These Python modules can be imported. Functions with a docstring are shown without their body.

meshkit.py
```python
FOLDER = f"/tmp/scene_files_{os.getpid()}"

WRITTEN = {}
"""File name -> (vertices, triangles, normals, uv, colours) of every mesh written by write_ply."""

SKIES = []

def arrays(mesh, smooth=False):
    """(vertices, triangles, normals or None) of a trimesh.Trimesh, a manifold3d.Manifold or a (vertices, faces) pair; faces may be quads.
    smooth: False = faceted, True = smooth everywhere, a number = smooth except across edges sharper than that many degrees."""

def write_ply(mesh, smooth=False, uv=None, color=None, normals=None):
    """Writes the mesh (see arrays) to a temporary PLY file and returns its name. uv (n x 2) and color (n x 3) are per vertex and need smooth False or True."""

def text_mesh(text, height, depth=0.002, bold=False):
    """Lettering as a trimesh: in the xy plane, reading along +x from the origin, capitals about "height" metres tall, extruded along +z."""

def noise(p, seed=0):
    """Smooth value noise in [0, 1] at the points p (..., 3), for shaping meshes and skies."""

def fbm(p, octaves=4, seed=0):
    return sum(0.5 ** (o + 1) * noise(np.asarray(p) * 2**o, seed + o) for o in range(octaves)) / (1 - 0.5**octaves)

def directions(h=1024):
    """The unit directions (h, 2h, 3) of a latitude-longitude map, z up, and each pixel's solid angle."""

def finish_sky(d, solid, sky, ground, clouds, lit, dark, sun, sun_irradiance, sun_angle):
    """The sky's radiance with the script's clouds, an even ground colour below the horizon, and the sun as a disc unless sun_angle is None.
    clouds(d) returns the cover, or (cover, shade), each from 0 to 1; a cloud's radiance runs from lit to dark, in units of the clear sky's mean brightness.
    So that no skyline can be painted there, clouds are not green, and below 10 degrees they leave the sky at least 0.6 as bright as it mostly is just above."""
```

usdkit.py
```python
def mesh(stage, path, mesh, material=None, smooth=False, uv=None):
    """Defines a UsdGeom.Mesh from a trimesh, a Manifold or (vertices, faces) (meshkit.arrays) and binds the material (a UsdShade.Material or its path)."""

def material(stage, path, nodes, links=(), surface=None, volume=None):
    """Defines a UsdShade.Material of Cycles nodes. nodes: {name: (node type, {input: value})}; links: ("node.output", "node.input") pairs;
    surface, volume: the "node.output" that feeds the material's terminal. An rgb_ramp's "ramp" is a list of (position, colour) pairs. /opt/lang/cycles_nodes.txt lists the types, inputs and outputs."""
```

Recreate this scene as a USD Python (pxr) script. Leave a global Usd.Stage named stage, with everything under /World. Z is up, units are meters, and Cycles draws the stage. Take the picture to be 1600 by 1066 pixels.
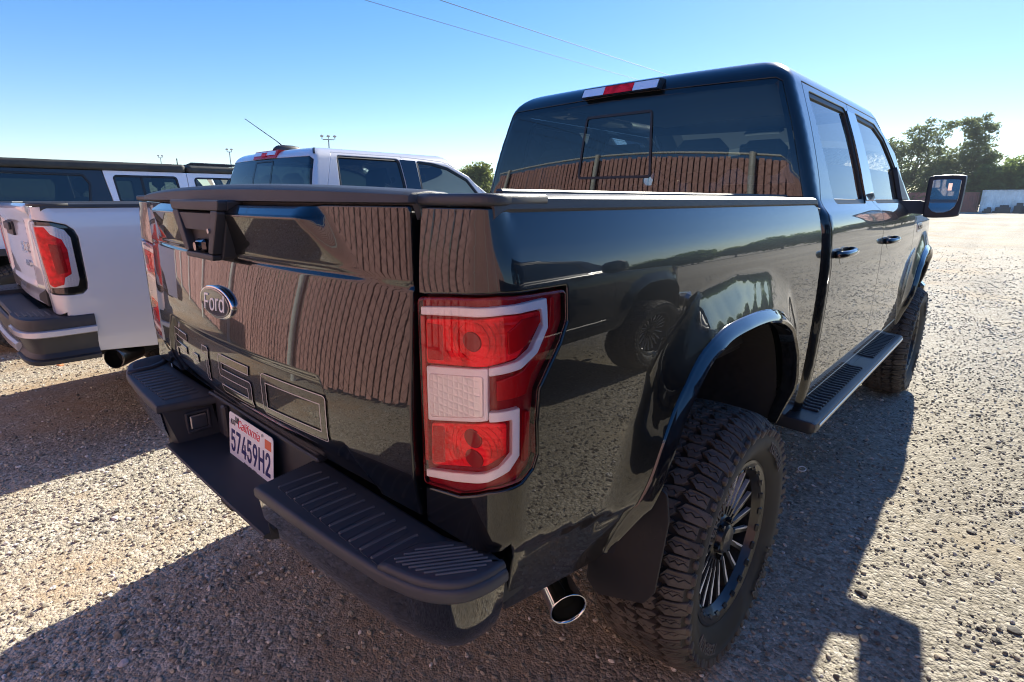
import math, numpy as np, trimesh, shapely, usdkit, meshkit
from shapely.geometry import Polygon, LineString, box as sbox
from shapely import affinity
from scipy.spatial import Delaunay, cKDTree
from scipy.interpolate import PchipInterpolator
from pxr import Usd, UsdGeom, UsdLux, UsdShade, Gf, Sdf, Vt

stage = Usd.Stage.CreateInMemory()
UsdGeom.SetStageUpAxis(stage, UsdGeom.Tokens.z)
UsdGeom.SetStageMetersPerUnit(stage, 1.0)
UsdGeom.Xform.Define(stage, '/World')
UsdGeom.Scope.Define(stage, '/World/Looks')
PI = math.pi
A = np.array

# ------------------------------------------------------------------ camera, sky, sun, exposure
CAM = (1.5718, -1.6899, 1.5577); YAW, PITCH, ROLL, FPX = -0.74604, -0.25447, 0.00294, 856.33
cam = UsdGeom.Camera.Define(stage, '/World/camera')
_f = A([math.sin(YAW) * math.cos(PITCH), math.cos(YAW) * math.cos(PITCH), math.sin(PITCH)])
_r = A([math.cos(YAW), -math.sin(YAW), 0]); _u = np.cross(_r, _f)
_r, _u = _r * math.cos(ROLL) + _u * math.sin(ROLL), -_r * math.sin(ROLL) + _u * math.cos(ROLL)
cam.AddTransformOp().Set(Gf.Matrix4d(*_r, 0, *_u, 0, *(-_f), 0, *CAM, 1))
cam.CreateHorizontalApertureAttr(36.0); cam.CreateVerticalApertureAttr(24.0)
cam.CreateFocalLengthAttr(36.0 * FPX / 1600)
cam.CreateClippingRangeAttr(Gf.Vec2f(0.02, 20000))
cam.CreateExposureAttr(1.4)

SUN = A([-0.205, 1.5, 1.0]); SUN /= np.linalg.norm(SUN)
sun = UsdLux.DistantLight.Define(stage, '/World/sun')
sun.CreateIntensityAttr(1.08); sun.CreateAngleAttr(0.53); sun.CreateNormalizeAttr(True); sun.CreateColorAttr(Gf.Vec3f(1.0, 0.94, 0.81))
_x = np.cross([0, 0, 1.0], SUN); _x /= np.linalg.norm(_x); _y = np.cross(SUN, _x)
sun.AddTransformOp().Set(Gf.Matrix4d(*_x, 0, *_y, 0, *SUN, 0, 0, 0, 0, 1))
dome = UsdLux.DomeLight.Define(stage, '/World/sky')
SKYM = usdkit.material(stage, '/World/Looks/sky', {
    'sky': ('sky_texture', dict(sky_type='single_scattering', sun_disc=False, sun_elevation=float(math.asin(SUN[2])), sun_rotation=float(math.atan2(SUN[0], SUN[1])), altitude=50.0, air_density=1.0, aerosol_density=0.12, ozone_density=3.5)),
    'gm': ('gamma', dict(gamma=.80)), 'h': ('hsv', dict(hue=.513, saturation=1.5, value=1.75)),
    'bg': ('background_shader', dict(strength=0.058))}, [('sky.color', 'gm.color'), ('gm.color', 'h.color'), ('h.color', 'bg.color')], surface='bg.background')
UsdShade.MaterialBindingAPI.Apply(dome.GetPrim()).Bind(SKYM)

# ------------------------------------------------------------------ helpers
used = set()
def free(path):
    n, k = path, 0
    while n in used:
        k += 1; n = f'{path}_{k:03d}'
    used.add(n); return n

def custom(prim, **kw):
    for k, v in kw.items():
        if v: prim.SetCustomDataByKey(k, v)
    return prim

def thing(name, label, cat, loc=(0, 0, 0), rz=0, group=None, scale=None):
    x = UsdGeom.Xform.Define(stage, free('/World/' + name))
    x.AddTranslateOp().Set(Gf.Vec3d(*map(float, loc)))
    if rz: x.AddRotateZOp().Set(float(rz))
    if scale: x.AddScaleOp().Set(Gf.Vec3f(*map(float, scale)))
    custom(x.GetPrim(), label=label, category=cat, group=group)
    return str(x.GetPath())

def group_part(parent, name, loc=None, rz=0, label=None):
    x = UsdGeom.Xform.Define(stage, free(parent + '/' + name))
    if loc is not None: x.AddTranslateOp().Set(Gf.Vec3d(*map(float, loc)))
    if rz: x.AddRotateZOp().Set(float(rz))
    custom(x.GetPrim(), label=label)
    return str(x.GetPath())

def ref(parent, name, target, loc=(0, 0, 0), rz=0, **kw):
    x = UsdGeom.Xform.Define(stage, free(parent + '/' + name))
    x.GetPrim().GetReferences().AddInternalReference(target)
    x.ClearXformOpOrder()
    x.AddTranslateOp().Set(Gf.Vec3d(*map(float, loc)))
    if rz: x.AddRotateZOp().Set(float(rz))
    x.GetPrim().SetInstanceable(True)
    custom(x.GetPrim(), **kw)
    return str(x.GetPath())

def obj(parent, name, mesh, m, smooth=30, **kw):
    """mesh: trimesh / manifold / (P, F) / (P, F, N)"""
    path = free(parent + '/' + name)
    if isinstance(mesh, tuple) and len(mesh) == 3:
        P, F, N = mesh
        me = UsdGeom.Mesh.Define(stage, path)
        me.CreatePointsAttr(Vt.Vec3fArray.FromNumpy(np.asarray(P, np.float32)))
        me.CreateFaceVertexCountsAttr(Vt.IntArray.FromNumpy(np.full(len(F), 3, np.int32)))
        me.CreateFaceVertexIndicesAttr(Vt.IntArray.FromNumpy(np.asarray(F, np.int32).ravel()))
        me.CreateSubdivisionSchemeAttr('none')
        me.CreateNormalsAttr(Vt.Vec3fArray.FromNumpy(np.asarray(N, np.float32))); me.SetNormalsInterpolation('vertex')
        UsdShade.MaterialBindingAPI.Apply(me.GetPrim()).Bind(m)
    else:
        me = usdkit.mesh(stage, path, mesh, m, smooth=smooth)
    custom(me.GetPrim(), **kw)
    return path

def cat(ms):
    ms = [m for m in ms if m is not None]
    if isinstance(ms[0], tuple):
        o, P, F, N = 0, [], [], []
        for p, f, n in ms:
            P.append(p); F.append(np.asarray(f) + o); N.append(n); o += len(p)
        return np.vstack(P), np.vstack(F), np.vstack(N)
    return trimesh.util.concatenate(ms)

def mirror(m):
    if isinstance(m, tuple):
        return m[0] * A([-1, 1, 1]), np.asarray(m[1])[:, ::-1], m[2] * A([-1, 1, 1])
    m = m.copy(); m.vertices = m.vertices * A([-1, 1, 1]); m.faces = m.faces[:, ::-1]; return m

def tri_poly(poly, h):
    poly = shapely.segmentize(poly, h * .75)
    rings = [A(poly.exterior.coords)[:-1]] + [A(r.coords)[:-1] for r in poly.interiors]
    x0, y0, x1, y1 = poly.bounds
    gx, gy = np.meshgrid(np.arange(x0, x1 + h, h), np.arange(y0, y1 + h, h * .866))
    gx = gx + (np.arange(gx.shape[0]) % 2)[:, None] * h / 2
    g = np.stack([gx.ravel(), gy.ravel()], 1)
    inner = poly.buffer(-.45 * h)
    g = g[shapely.contains_xy(inner, g[:, 0], g[:, 1])] if not inner.is_empty else g[:0]
    pts = np.vstack(rings + [g])
    F = Delaunay(pts).simplices
    c = pts[F].mean(1)
    F = F[shapely.contains_xy(poly, c[:, 0], c[:, 1])]
    a = pts[F]
    ar = (a[:, 1, 0] - a[:, 0, 0]) * (a[:, 2, 1] - a[:, 0, 1]) - (a[:, 1, 1] - a[:, 0, 1]) * (a[:, 2, 0] - a[:, 0, 0])
    F = F[np.abs(ar) > 1e-10]; ar = ar[np.abs(ar) > 1e-10]
    F[ar < 0] = F[ar < 0][:, ::-1]
    return pts, F, rings

def deriv(S, u, e=4e-4):
    du = (S(u + [e, 0]) - S(u - [e, 0])) / (2 * e); dv = (S(u + [0, e]) - S(u - [0, e])) / (2 * e)
    n = np.cross(du, dv); n /= np.linalg.norm(n, axis=1, keepdims=True) + 1e-12
    return du, dv, n

def polys(p):
    return [g for g in getattr(p, 'geoms', [p]) if g.area > 1e-6]

def panel(poly, S, h=.03, roll=.004, depth=.02, off=0.0, thick=True):
    """A sheet-metal panel: the 2D polygon laid on the surface S(u, v), its edges rolled over and turned in."""
    out = []
    for g in polys(poly):
        inn = g.buffer(-roll, join_style=2) if roll else g
        for q in polys(inn):
            pts, F, rings = tri_poly(q, h)
            _, _, n = deriv(S, pts)
            P = S(pts) + off * n
            out.append((P, F, n))
            if not thick: continue
            for k, r in enumerate(rings):
                a2 = np.sum(r[:, 0] * np.roll(r[:, 1], -1) - np.roll(r[:, 0], -1) * r[:, 1])
                if (a2 < 0) != (k > 0): r = r[::-1]       # exterior ccw, holes cw: outside lies on the right
                t = np.roll(r, -1, 0) - np.roll(r, 1, 0); t /= np.linalg.norm(t, axis=1, keepdims=True) + 1e-12
                o = np.stack([t[:, 1], -t[:, 0]], 1)
                du, dv, n = deriv(S, r)
                T = du * o[:, :1] + dv * o[:, 1:]; T -= n * np.sum(T * n, 1, keepdims=True); T /= np.linalg.norm(T, axis=1, keepdims=True) + 1e-12
                B = S(r) + off * n
                Ps, Ns = [], []
                for aa in (0, PI / 6, PI / 3, PI / 2):
                    Ps.append(B + roll * (math.sin(aa) * T - (1 - math.cos(aa)) * n)); Ns.append(math.cos(aa) * n + math.sin(aa) * T)
                Ps.append(Ps[-1] - depth * n); Ns.append(T)
                m = len(r); idx = np.arange(m); nx = (idx + 1) % m; FF = []
                for l in range(len(Ps) - 1):
                    a0, a1, b0, b1 = l * m + idx, l * m + nx, (l + 1) * m + idx, (l + 1) * m + nx
                    FF += [np.stack([a0, b0, b1], 1), np.stack([a0, b1, a1], 1)]
                out.append((np.vstack(Ps), np.vstack(FF), np.vstack(Ns)))
    return cat(out)

def quadgrid(G, close_u=False, close_v=False):
    """trimesh from a grid of points (n, m, 3)"""
    n, m = G.shape[:2]
    i, j = np.meshgrid(np.arange(n if close_u else n - 1), np.arange(m if close_v else m - 1), indexing='ij')
    i, j = i.ravel(), j.ravel(); i2, j2 = (i + 1) % n, (j + 1) % m
    a, b, c, d = i * m + j, i2 * m + j, i2 * m + j2, i * m + j2
    return trimesh.Trimesh(G.reshape(-1, 3), np.vstack([np.stack([a, b, c], 1), np.stack([a, c, d], 1)]), process=False)

def fan(ring, flip=False):
    r = np.asarray(ring, float); c = r.mean(0)
    n = np.cross(r - c, np.roll(r, -1, 0) - c).sum(0); n /= np.linalg.norm(n) + 1e-12
    ax = np.cross(n, [0, 0, 1.0]) if abs(n[2]) < .9 else np.cross(n, [1.0, 0, 0]); ax /= np.linalg.norm(ax); ay = np.cross(n, ax)
    q = np.stack([(r - c) @ ax, (r - c) @ ay], 1)
    try:
        v, f = trimesh.creation.triangulate_polygon(Polygon(q), engine='earcut')
        t = cKDTree(q); _, k = t.query(v); f = k[f]
    except Exception:
        f = np.stack([np.zeros(len(r) - 2, int), np.arange(1, len(r) - 1), np.arange(2, len(r))], 1)
    fn = np.cross(r[f[:, 1]] - r[f[:, 0]], r[f[:, 2]] - r[f[:, 0]])
    w = (fn @ n) < 0; f[w] = f[w][:, ::-1]
    return trimesh.Trimesh(r, f[:, ::-1] if flip else f, process=False)

def loft(rings, cap0=True, cap1=True):
    G = A(rings, float); m = quadgrid(G, False, True); parts = [m]
    if cap0: parts.append(fan(G[0]))
    if cap1: parts.append(fan(G[-1]))
    m = trimesh.util.concatenate(parts); m.merge_vertices(); m.fix_normals()
    return m

def offset_ring(r, b):
    """moves a ccw ring inwards by b (mitred)"""
    r = np.asarray(r, float); a = r - np.roll(r, 1, 0); c = np.roll(r, -1, 0) - r
    a /= np.linalg.norm(a, axis=1, keepdims=True) + 1e-12; c /= np.linalg.norm(c, axis=1, keepdims=True) + 1e-12
    na, nc = np.stack([-a[:, 1], a[:, 0]], 1), np.stack([-c[:, 1], c[:, 0]], 1)
    return r + (na + nc) * (b / np.maximum(1 + np.sum(na * nc, 1), .35))[:, None]

def ccw(r):
    r = np.asarray(r, float)
    return r if np.sum(r[:, 0] * np.roll(r[:, 1], -1) - np.roll(r[:, 0], -1) * r[:, 1]) > 0 else r[::-1]

def slab(ring, z0, z1, b=.004, steps=2, b0=None):
    """prism over a plan ring between z0 and z1 with rounded edges"""
    r = ccw(ring); b0 = b if b0 is None else b0; L = []
    for k in range(steps + 1):
        a = PI / 2 * k / steps; q = offset_ring(r, b0 * (1 - math.sin(a))); L.append(np.c_[q, np.full(len(q), z0 + b0 * (1 - math.cos(a)))])
    for k in range(steps + 1):
        a = PI / 2 * k / steps; q = offset_ring(r, b * (1 - math.cos(a))); L.append(np.c_[q, np.full(len(q), z1 - b * (1 - math.sin(a)))])
    return loft(L)

def smooth_ring(pts, n=4, closed=True):
    """Chaikin corner cutting"""
    p = np.asarray(pts, float)
    for _ in range(n):
        q = np.roll(p, -1, 0) if closed else p[1:]
        a = p if closed else p[:-1]
        c = np.empty((2 * len(a), p.shape[1])); c[0::2] = .75 * a + .25 * q; c[1::2] = .25 * a + .75 * q
        p = c if closed else np.vstack([p[:1], c, p[-1:]])
    return p

def rpoly(pts, r):
    p = Polygon(pts)
    return p.buffer(-r, join_style=2).buffer(2 * r).buffer(-r, quad_segs=6) if r else p

def ringof(p, h=None):
    p = shapely.segmentize(p, h) if h else p
    return A(p.exterior.coords)[:-1]

def M4(rows, t=(0, 0, 0)):
    m = np.eye(4); m[:3, :3] = A(rows, float).T; m[:3, 3] = t; return m
YZ = M4([(0, 1, 0), (0, 0, 1), (1, 0, 0)])     # plan (a, b), height c  ->  y=a, z=b, x=c
XZ = M4([(1, 0, 0), (0, 0, 1), (0, -1, 0)])    # plan (a, b), height c  ->  x=a, z=b, y=-c

def tf(m, T):
    m = m.copy(); m.apply_transform(T); return m

def mv(m, x, y, z):
    m = m.copy(); m.apply_translation((x, y, z)); return m

def rbox(size, c=(0, 0, 0), b=.006, rot=None):
    h = A(size, float) / 2; b = min(b, h.min() * .8)
    v = []
    for s in np.ndindex(2, 2, 2):
        sg = A(s) * 2 - 1
        for k in range(3):
            q = h - b; q = q.copy(); q[k] = h[k]; v.append(sg * q)
    m = trimesh.convex.convex_hull(A(v))
    if rot is not None: m.apply_transform(rot)
    m.apply_translation(c); return m

def hull(v):
    return trimesh.convex.convex_hull(A(v, float))

def rot(ang, ax, pt=None):
    return trimesh.transformations.rotation_matrix(ang, ax, pt)

def tube(pts, r, n=10, cap=True):
    p = np.asarray(pts, float); R = np.full(len(p), r) if np.ndim(r) == 0 else A(r)
    t = np.gradient(p, axis=0); t /= np.linalg.norm(t, axis=1, keepdims=True)
    u = np.cross(t[0], [0, 0, 1.0] if abs(t[0][2]) < .9 else [1.0, 0, 0]); u /= np.linalg.norm(u); rings = []
    for k in range(len(p)):
        u = u - t[k] * (u @ t[k]); u /= np.linalg.norm(u); w = np.cross(t[k], u)
        a = np.arange(n) / n * 2 * PI
        rings.append(p[k] + R[k] * (np.cos(a)[:, None] * u + np.sin(a)[:, None] * w))
    return loft(rings, cap, cap)

def lathe(prof, n=64, closed=False):
    """profile (x, r) turned round the x axis"""
    p = A(prof, float); a = np.arange(n) / n * 2 * PI
    G = np.stack([np.repeat(p[:, :1], n, 1), p[:, 1:] * np.cos(a), p[:, 1:] * np.sin(a)], -1)
    m = quadgrid(G, closed, True); m.fix_normals(); return m

def text_on(text, height, bold=False, depth=.002, width=None):
    m = meshkit.text_mesh(text, height, depth, bold); m.apply_translation((-m.bounds[0][0], 0, 0))
    if width: m.apply_scale((width / m.extents[0], 1, 1))
    return m

# ------------------------------------------------------------------ materials
def mat(name, nodes, links=(), surface='p.BSDF', volume=None):
    return usdkit.material(stage, '/World/Looks/' + name, nodes, links, surface=surface, volume=volume)

def plain(name, color, rough=.5, metallic=0., coat=0., coat_rough=.03, ior=1.5, bump=None, var=None, **kw):
    """bump=(scale, distance), var=(scale, second colour)"""
    nd = {'p': ('principled_bsdf', dict(base_color=color, roughness=rough, metallic=metallic, coat_weight=coat, coat_roughness=coat_rough, ior=ior, **kw))}
    ln = []
    if bump or var: nd['tc'] = ('texture_coordinate', {})
    if bump:
        nd['bn'] = ('noise_texture', dict(scale=bump[0], detail=3.0)); nd['b'] = ('bump', dict(strength=1.0, distance=bump[1]))
        ln += [('tc.object', 'bn.vector'), ('bn.fac', 'b.height'), ('b.normal', 'p.normal')]
    if var:
        nd['vn'] = ('noise_texture', dict(scale=var[0], detail=4.0, roughness=.6)); nd['vr'] = ('rgb_ramp', dict(ramp=[(.35, color), (.65, var[1])]))
        ln += [('tc.object', 'vn.vector'), ('vn.fac', 'vr.fac'), ('vr.color', 'p.base_color')]
    return mat(name, nd, ln)

def dusty_paint(name, color, rough, dust, dustcol, coat_ior=1.55, flake=0., coat=1.0):
    return mat(name, {
        'tc': ('texture_coordinate', {}),
        'n1': ('noise_texture', dict(scale=2.2, detail=5.0, roughness=.65)),
        'n2': ('voronoi_texture', dict(scale=130.0, randomness=1.0)),
        'sp': ('rgb_ramp', dict(ramp=[(0.0, (1, 1, 1)), (.09, (.6, .6, .6)), (.13, (0, 0, 0))])),
        'wn': ('white_noise_texture', dict(dimensions='3D')),
        'wr': ('rgb_ramp', dict(ramp=[(.93, (0, 0, 0)), (.96, (1, 1, 1))])),
        'sm': ('math', dict(math_type='multiply')),
        'df': ('map_range', dict(from_min=.35, from_max=.75, to_min=0.0, to_max=dust, clamp=True)),
        'mx': ('math', dict(math_type='multiply_add', value2=.22)),
        'col': ('mix', dict(color1=color, color2=dustcol)),
        'bn': ('noise_texture', dict(scale=55.0, detail=1.0)),
        'b': ('bump', dict(strength=.025, distance=.0006)),
        'p': ('principled_bsdf', dict(roughness=rough, metallic=flake, coat_weight=coat, coat_roughness=.012, coat_ior=coat_ior, specular_ior_level=.12)),
    }, [('tc.object', 'n1.vector'), ('tc.object', 'n2.vector'), ('n2.distance', 'sp.fac'), ('n2.color', 'wn.vector'), ('wn.value', 'wr.fac'),
        ('sp.color', 'sm.value1'), ('wr.color', 'sm.value2'), ('n1.fac', 'df.value'), ('sm.value', 'mx.value1'), ('df.result', 'mx.value3'),
        ('mx.value', 'col.fac'), ('col.color', 'p.base_color'), ('tc.object', 'bn.vector'), ('bn.fac', 'b.height'), ('b.normal', 'p.coat_normal')])

BLACKP = dusty_paint('black_paint', (.0015, .0015, .0018), .3, .008, (.20, .18, .16), 1.58)
SILVERP = dusty_paint('silver_paint', (.62, .605, .605), .34, .10, (.5, .45, .4), 1.5, .25)
WHITEP = dusty_paint('white_paint', (.74, .74, .76), .3, .08, (.5, .45, .38), 1.5)
DARKP = dusty_paint('charcoal_paint', (.012, .013, .016), .25, .03, (.3, .25, .2), 1.55)
PLASTIC = plain('black_grained_plastic', (.021, .022, .026), .48, bump=(900, .0006), var=(3, (.033, .033, .037)))
PLASTIC2 = plain('grey_step_plastic', (.029, .030, .036), .52, bump=(700, .0006), var=(5, (.046, .046, .050)))
RIBM = plain('step_rib_rubber', (.085, .082, .082), .6, bump=(500, .0004), var=(12, (.115, .11, .10)))
TONNEAU = plain('tonneau_vinyl', (.03, .03, .03), .42, bump=(420, .0012))
RUBBER = plain('tyre_rubber', (.012, .012, .012), .66, bump=(300, .0004), var=(9, (.023, .021, .019)))
RUBBERD = plain('dusty_tread_rubber', (.042, .038, .034), .76, bump=(260, .0006), var=(14, (.095, .082, .068)))
SEAL = plain('window_seal_rubber', (.008, .008, .009), .45)
UNDER = plain('underbody_black', (.008, .008, .009), .7, bump=(60, .002), var=(4, (.016, .015, .014)))
CHROME = plain('chrome', (.85, .85, .86), .06, 1.0)
SATIN = plain('satin_metal', (.55, .55, .56), .28, 1.0)
GLOSSB = plain('gloss_black', (.004, .004, .005), .08, coat=1.0, coat_rough=.02)
WHEELB = plain('wheel_gloss_black', (.006, .006, .008), .30, coat=.25, var=(6, (.02, .018, .016)))
MILLED = plain('milled_aluminium', (.86, .86, .88), .42, .75)
SEATM = plain('seat_fabric', (.03, .03, .033), .8, bump=(200, .001))
DASHM = plain('dash_plastic', (.02, .02, .022), .6)
PLATEW = plain('plate_white', (.78, .77, .78), .35, coat=.3)
NAVY = plain('plate_navy', (.012, .012, .09), .4)
SCRIPT = plain('plate_red', (.62, .02, .06), .4)
INK = plain('plate_grey', (.06, .06, .07), .5)
ORANGE = plain('sticker_orange', (.62, .13, .06), .5)
EMLET = plain('emblem_lettering', (.82, .82, .84), .35, .4)
EMBLUE = plain('emblem_dark', (.008, .009, .016), .12, coat=1.0)
MIRRORG = plain('mirror_glass', (.80, .86, .88), .02, 1.0)
BULB = plain('bulb_dark_red', (.26, .004, .008), .25)
LEDGE = plain('letter_edge_metal', (.45, .42, .41), .4, .35)
FLAPM = plain('mud_flap_rubber', (.011, .011, .012), .6, bump=(200, .0006))

def lens(name, col, rough=.12, bump=None, **kw):
    return plain(name, col, rough, bump=bump, specular_ior_level=.3, **kw)
REDL = mat('lamp_red_lens', {'tc': ('texture_coordinate', {}), 'w': ('wave_texture', dict(bands_direction='z', scale=30.0, distortion=3.5)), 'v': ('voronoi_texture', dict(scale=150.0, randomness=.1)), 'b': ('bump', dict(strength=.22, distance=.003)), 'b2': ('bump', dict(strength=.5, distance=.002)),
    'n': ('noise_texture', dict(scale=26.0, detail=1.0)), 'r': ('rgb_ramp', dict(ramp=[(.34, (.55, .0, .006)), (.5, (.88, .002, .014)), (.66, (.97, .012, .03))])), 't': ('mix_closure', dict(fac=.14)), 'tr': ('glossy_bsdf', dict(color=(.95, .05, .06), roughness=.22)),
    'p': ('principled_bsdf', dict(roughness=.35, specular_ior_level=.2))}, [('tc.object', 'w.vector'), ('tc.object', 'v.vector'), ('tc.object', 'n.vector'), ('n.fac', 'r.fac'), ('r.color', 'p.base_color'), ('w.fac', 'b.height'), ('v.distance', 'b2.height'), ('b.normal', 'b2.normal'), ('b2.normal', 'p.normal'), ('b2.normal', 'tr.normal'), ('p.BSDF', 't.closure1'), ('tr.BSDF', 't.closure2')], surface='t.closure')
REDD = lens('lamp_dark_red', (.24, .002, .008), .2)
REDM = lens('lamp_mid_red', (.46, .003, .009), .2, (90, .0012))
WHITEL = mat('lamp_white_stripe', {'tc': ('texture_coordinate', {}), 'w': ('wave_texture', dict(bands_direction='z', scale=260.0)), 'b': ('bump', dict(strength=.25, distance=.001)),
    'p': ('principled_bsdf', dict(base_color=(.88, .90, .95), roughness=.38))}, [('tc.object', 'w.vector'), ('w.fac', 'b.height'), ('b.normal', 'p.normal')])
CLEARL = mat('lamp_reverse_lens', {'tc': ('texture_coordinate', {}), 'v': ('voronoi_texture', dict(scale=75.0, metric='chebychev', randomness=.15)), 'b': ('bump', dict(strength=.45, distance=.006)),
    'p': ('principled_bsdf', dict(base_color=(.82, .81, .83), roughness=.22, metallic=.35, coat_weight=.4))}, [('tc.object', 'v.vector'), ('v.distance', 'b.height'), ('b.normal', 'p.normal')])

def pane(name, tint, ior=1.5, col=(1, 1, 1), extra=0.0):
    nd = {'f': ('fresnel', dict(IOR=ior)), 't': ('transparent_bsdf', dict(color=tint)), 'g': ('glossy_bsdf', dict(color=col, roughness=0.0)), 'm': ('mix_closure', {})}
    ln = [('t.BSDF', 'm.closure1'), ('g.BSDF', 'm.closure2')]
    if extra:
        nd['mm'] = ('math', dict(math_type='multiply_add', value2=1.0 - extra, value3=extra)); ln += [('f.fac', 'mm.value1'), ('mm.value', 'm.fac')]
    else:
        ln += [('f.fac', 'm.fac')]
    return mat(name, nd, ln, surface='m.closure')
GLASS_DARK = pane('privacy_glass', (.36, .44, .44), 1.5, extra=.03)
GLASS_DEEP = pane('deep_tint_glass', (.10, .13, .14), 1.5, extra=.04)
GLASS_SIDE = pane('tinted_side_glass', (.62, .70, .70), 1.55, extra=.03)
GLASS_SCREEN = pane('windscreen_glass', (.74, .84, .82), 1.52)
CLEARCOVER = pane('clear_lamp_cover', (.98, .96, .96), 1.38)
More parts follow.
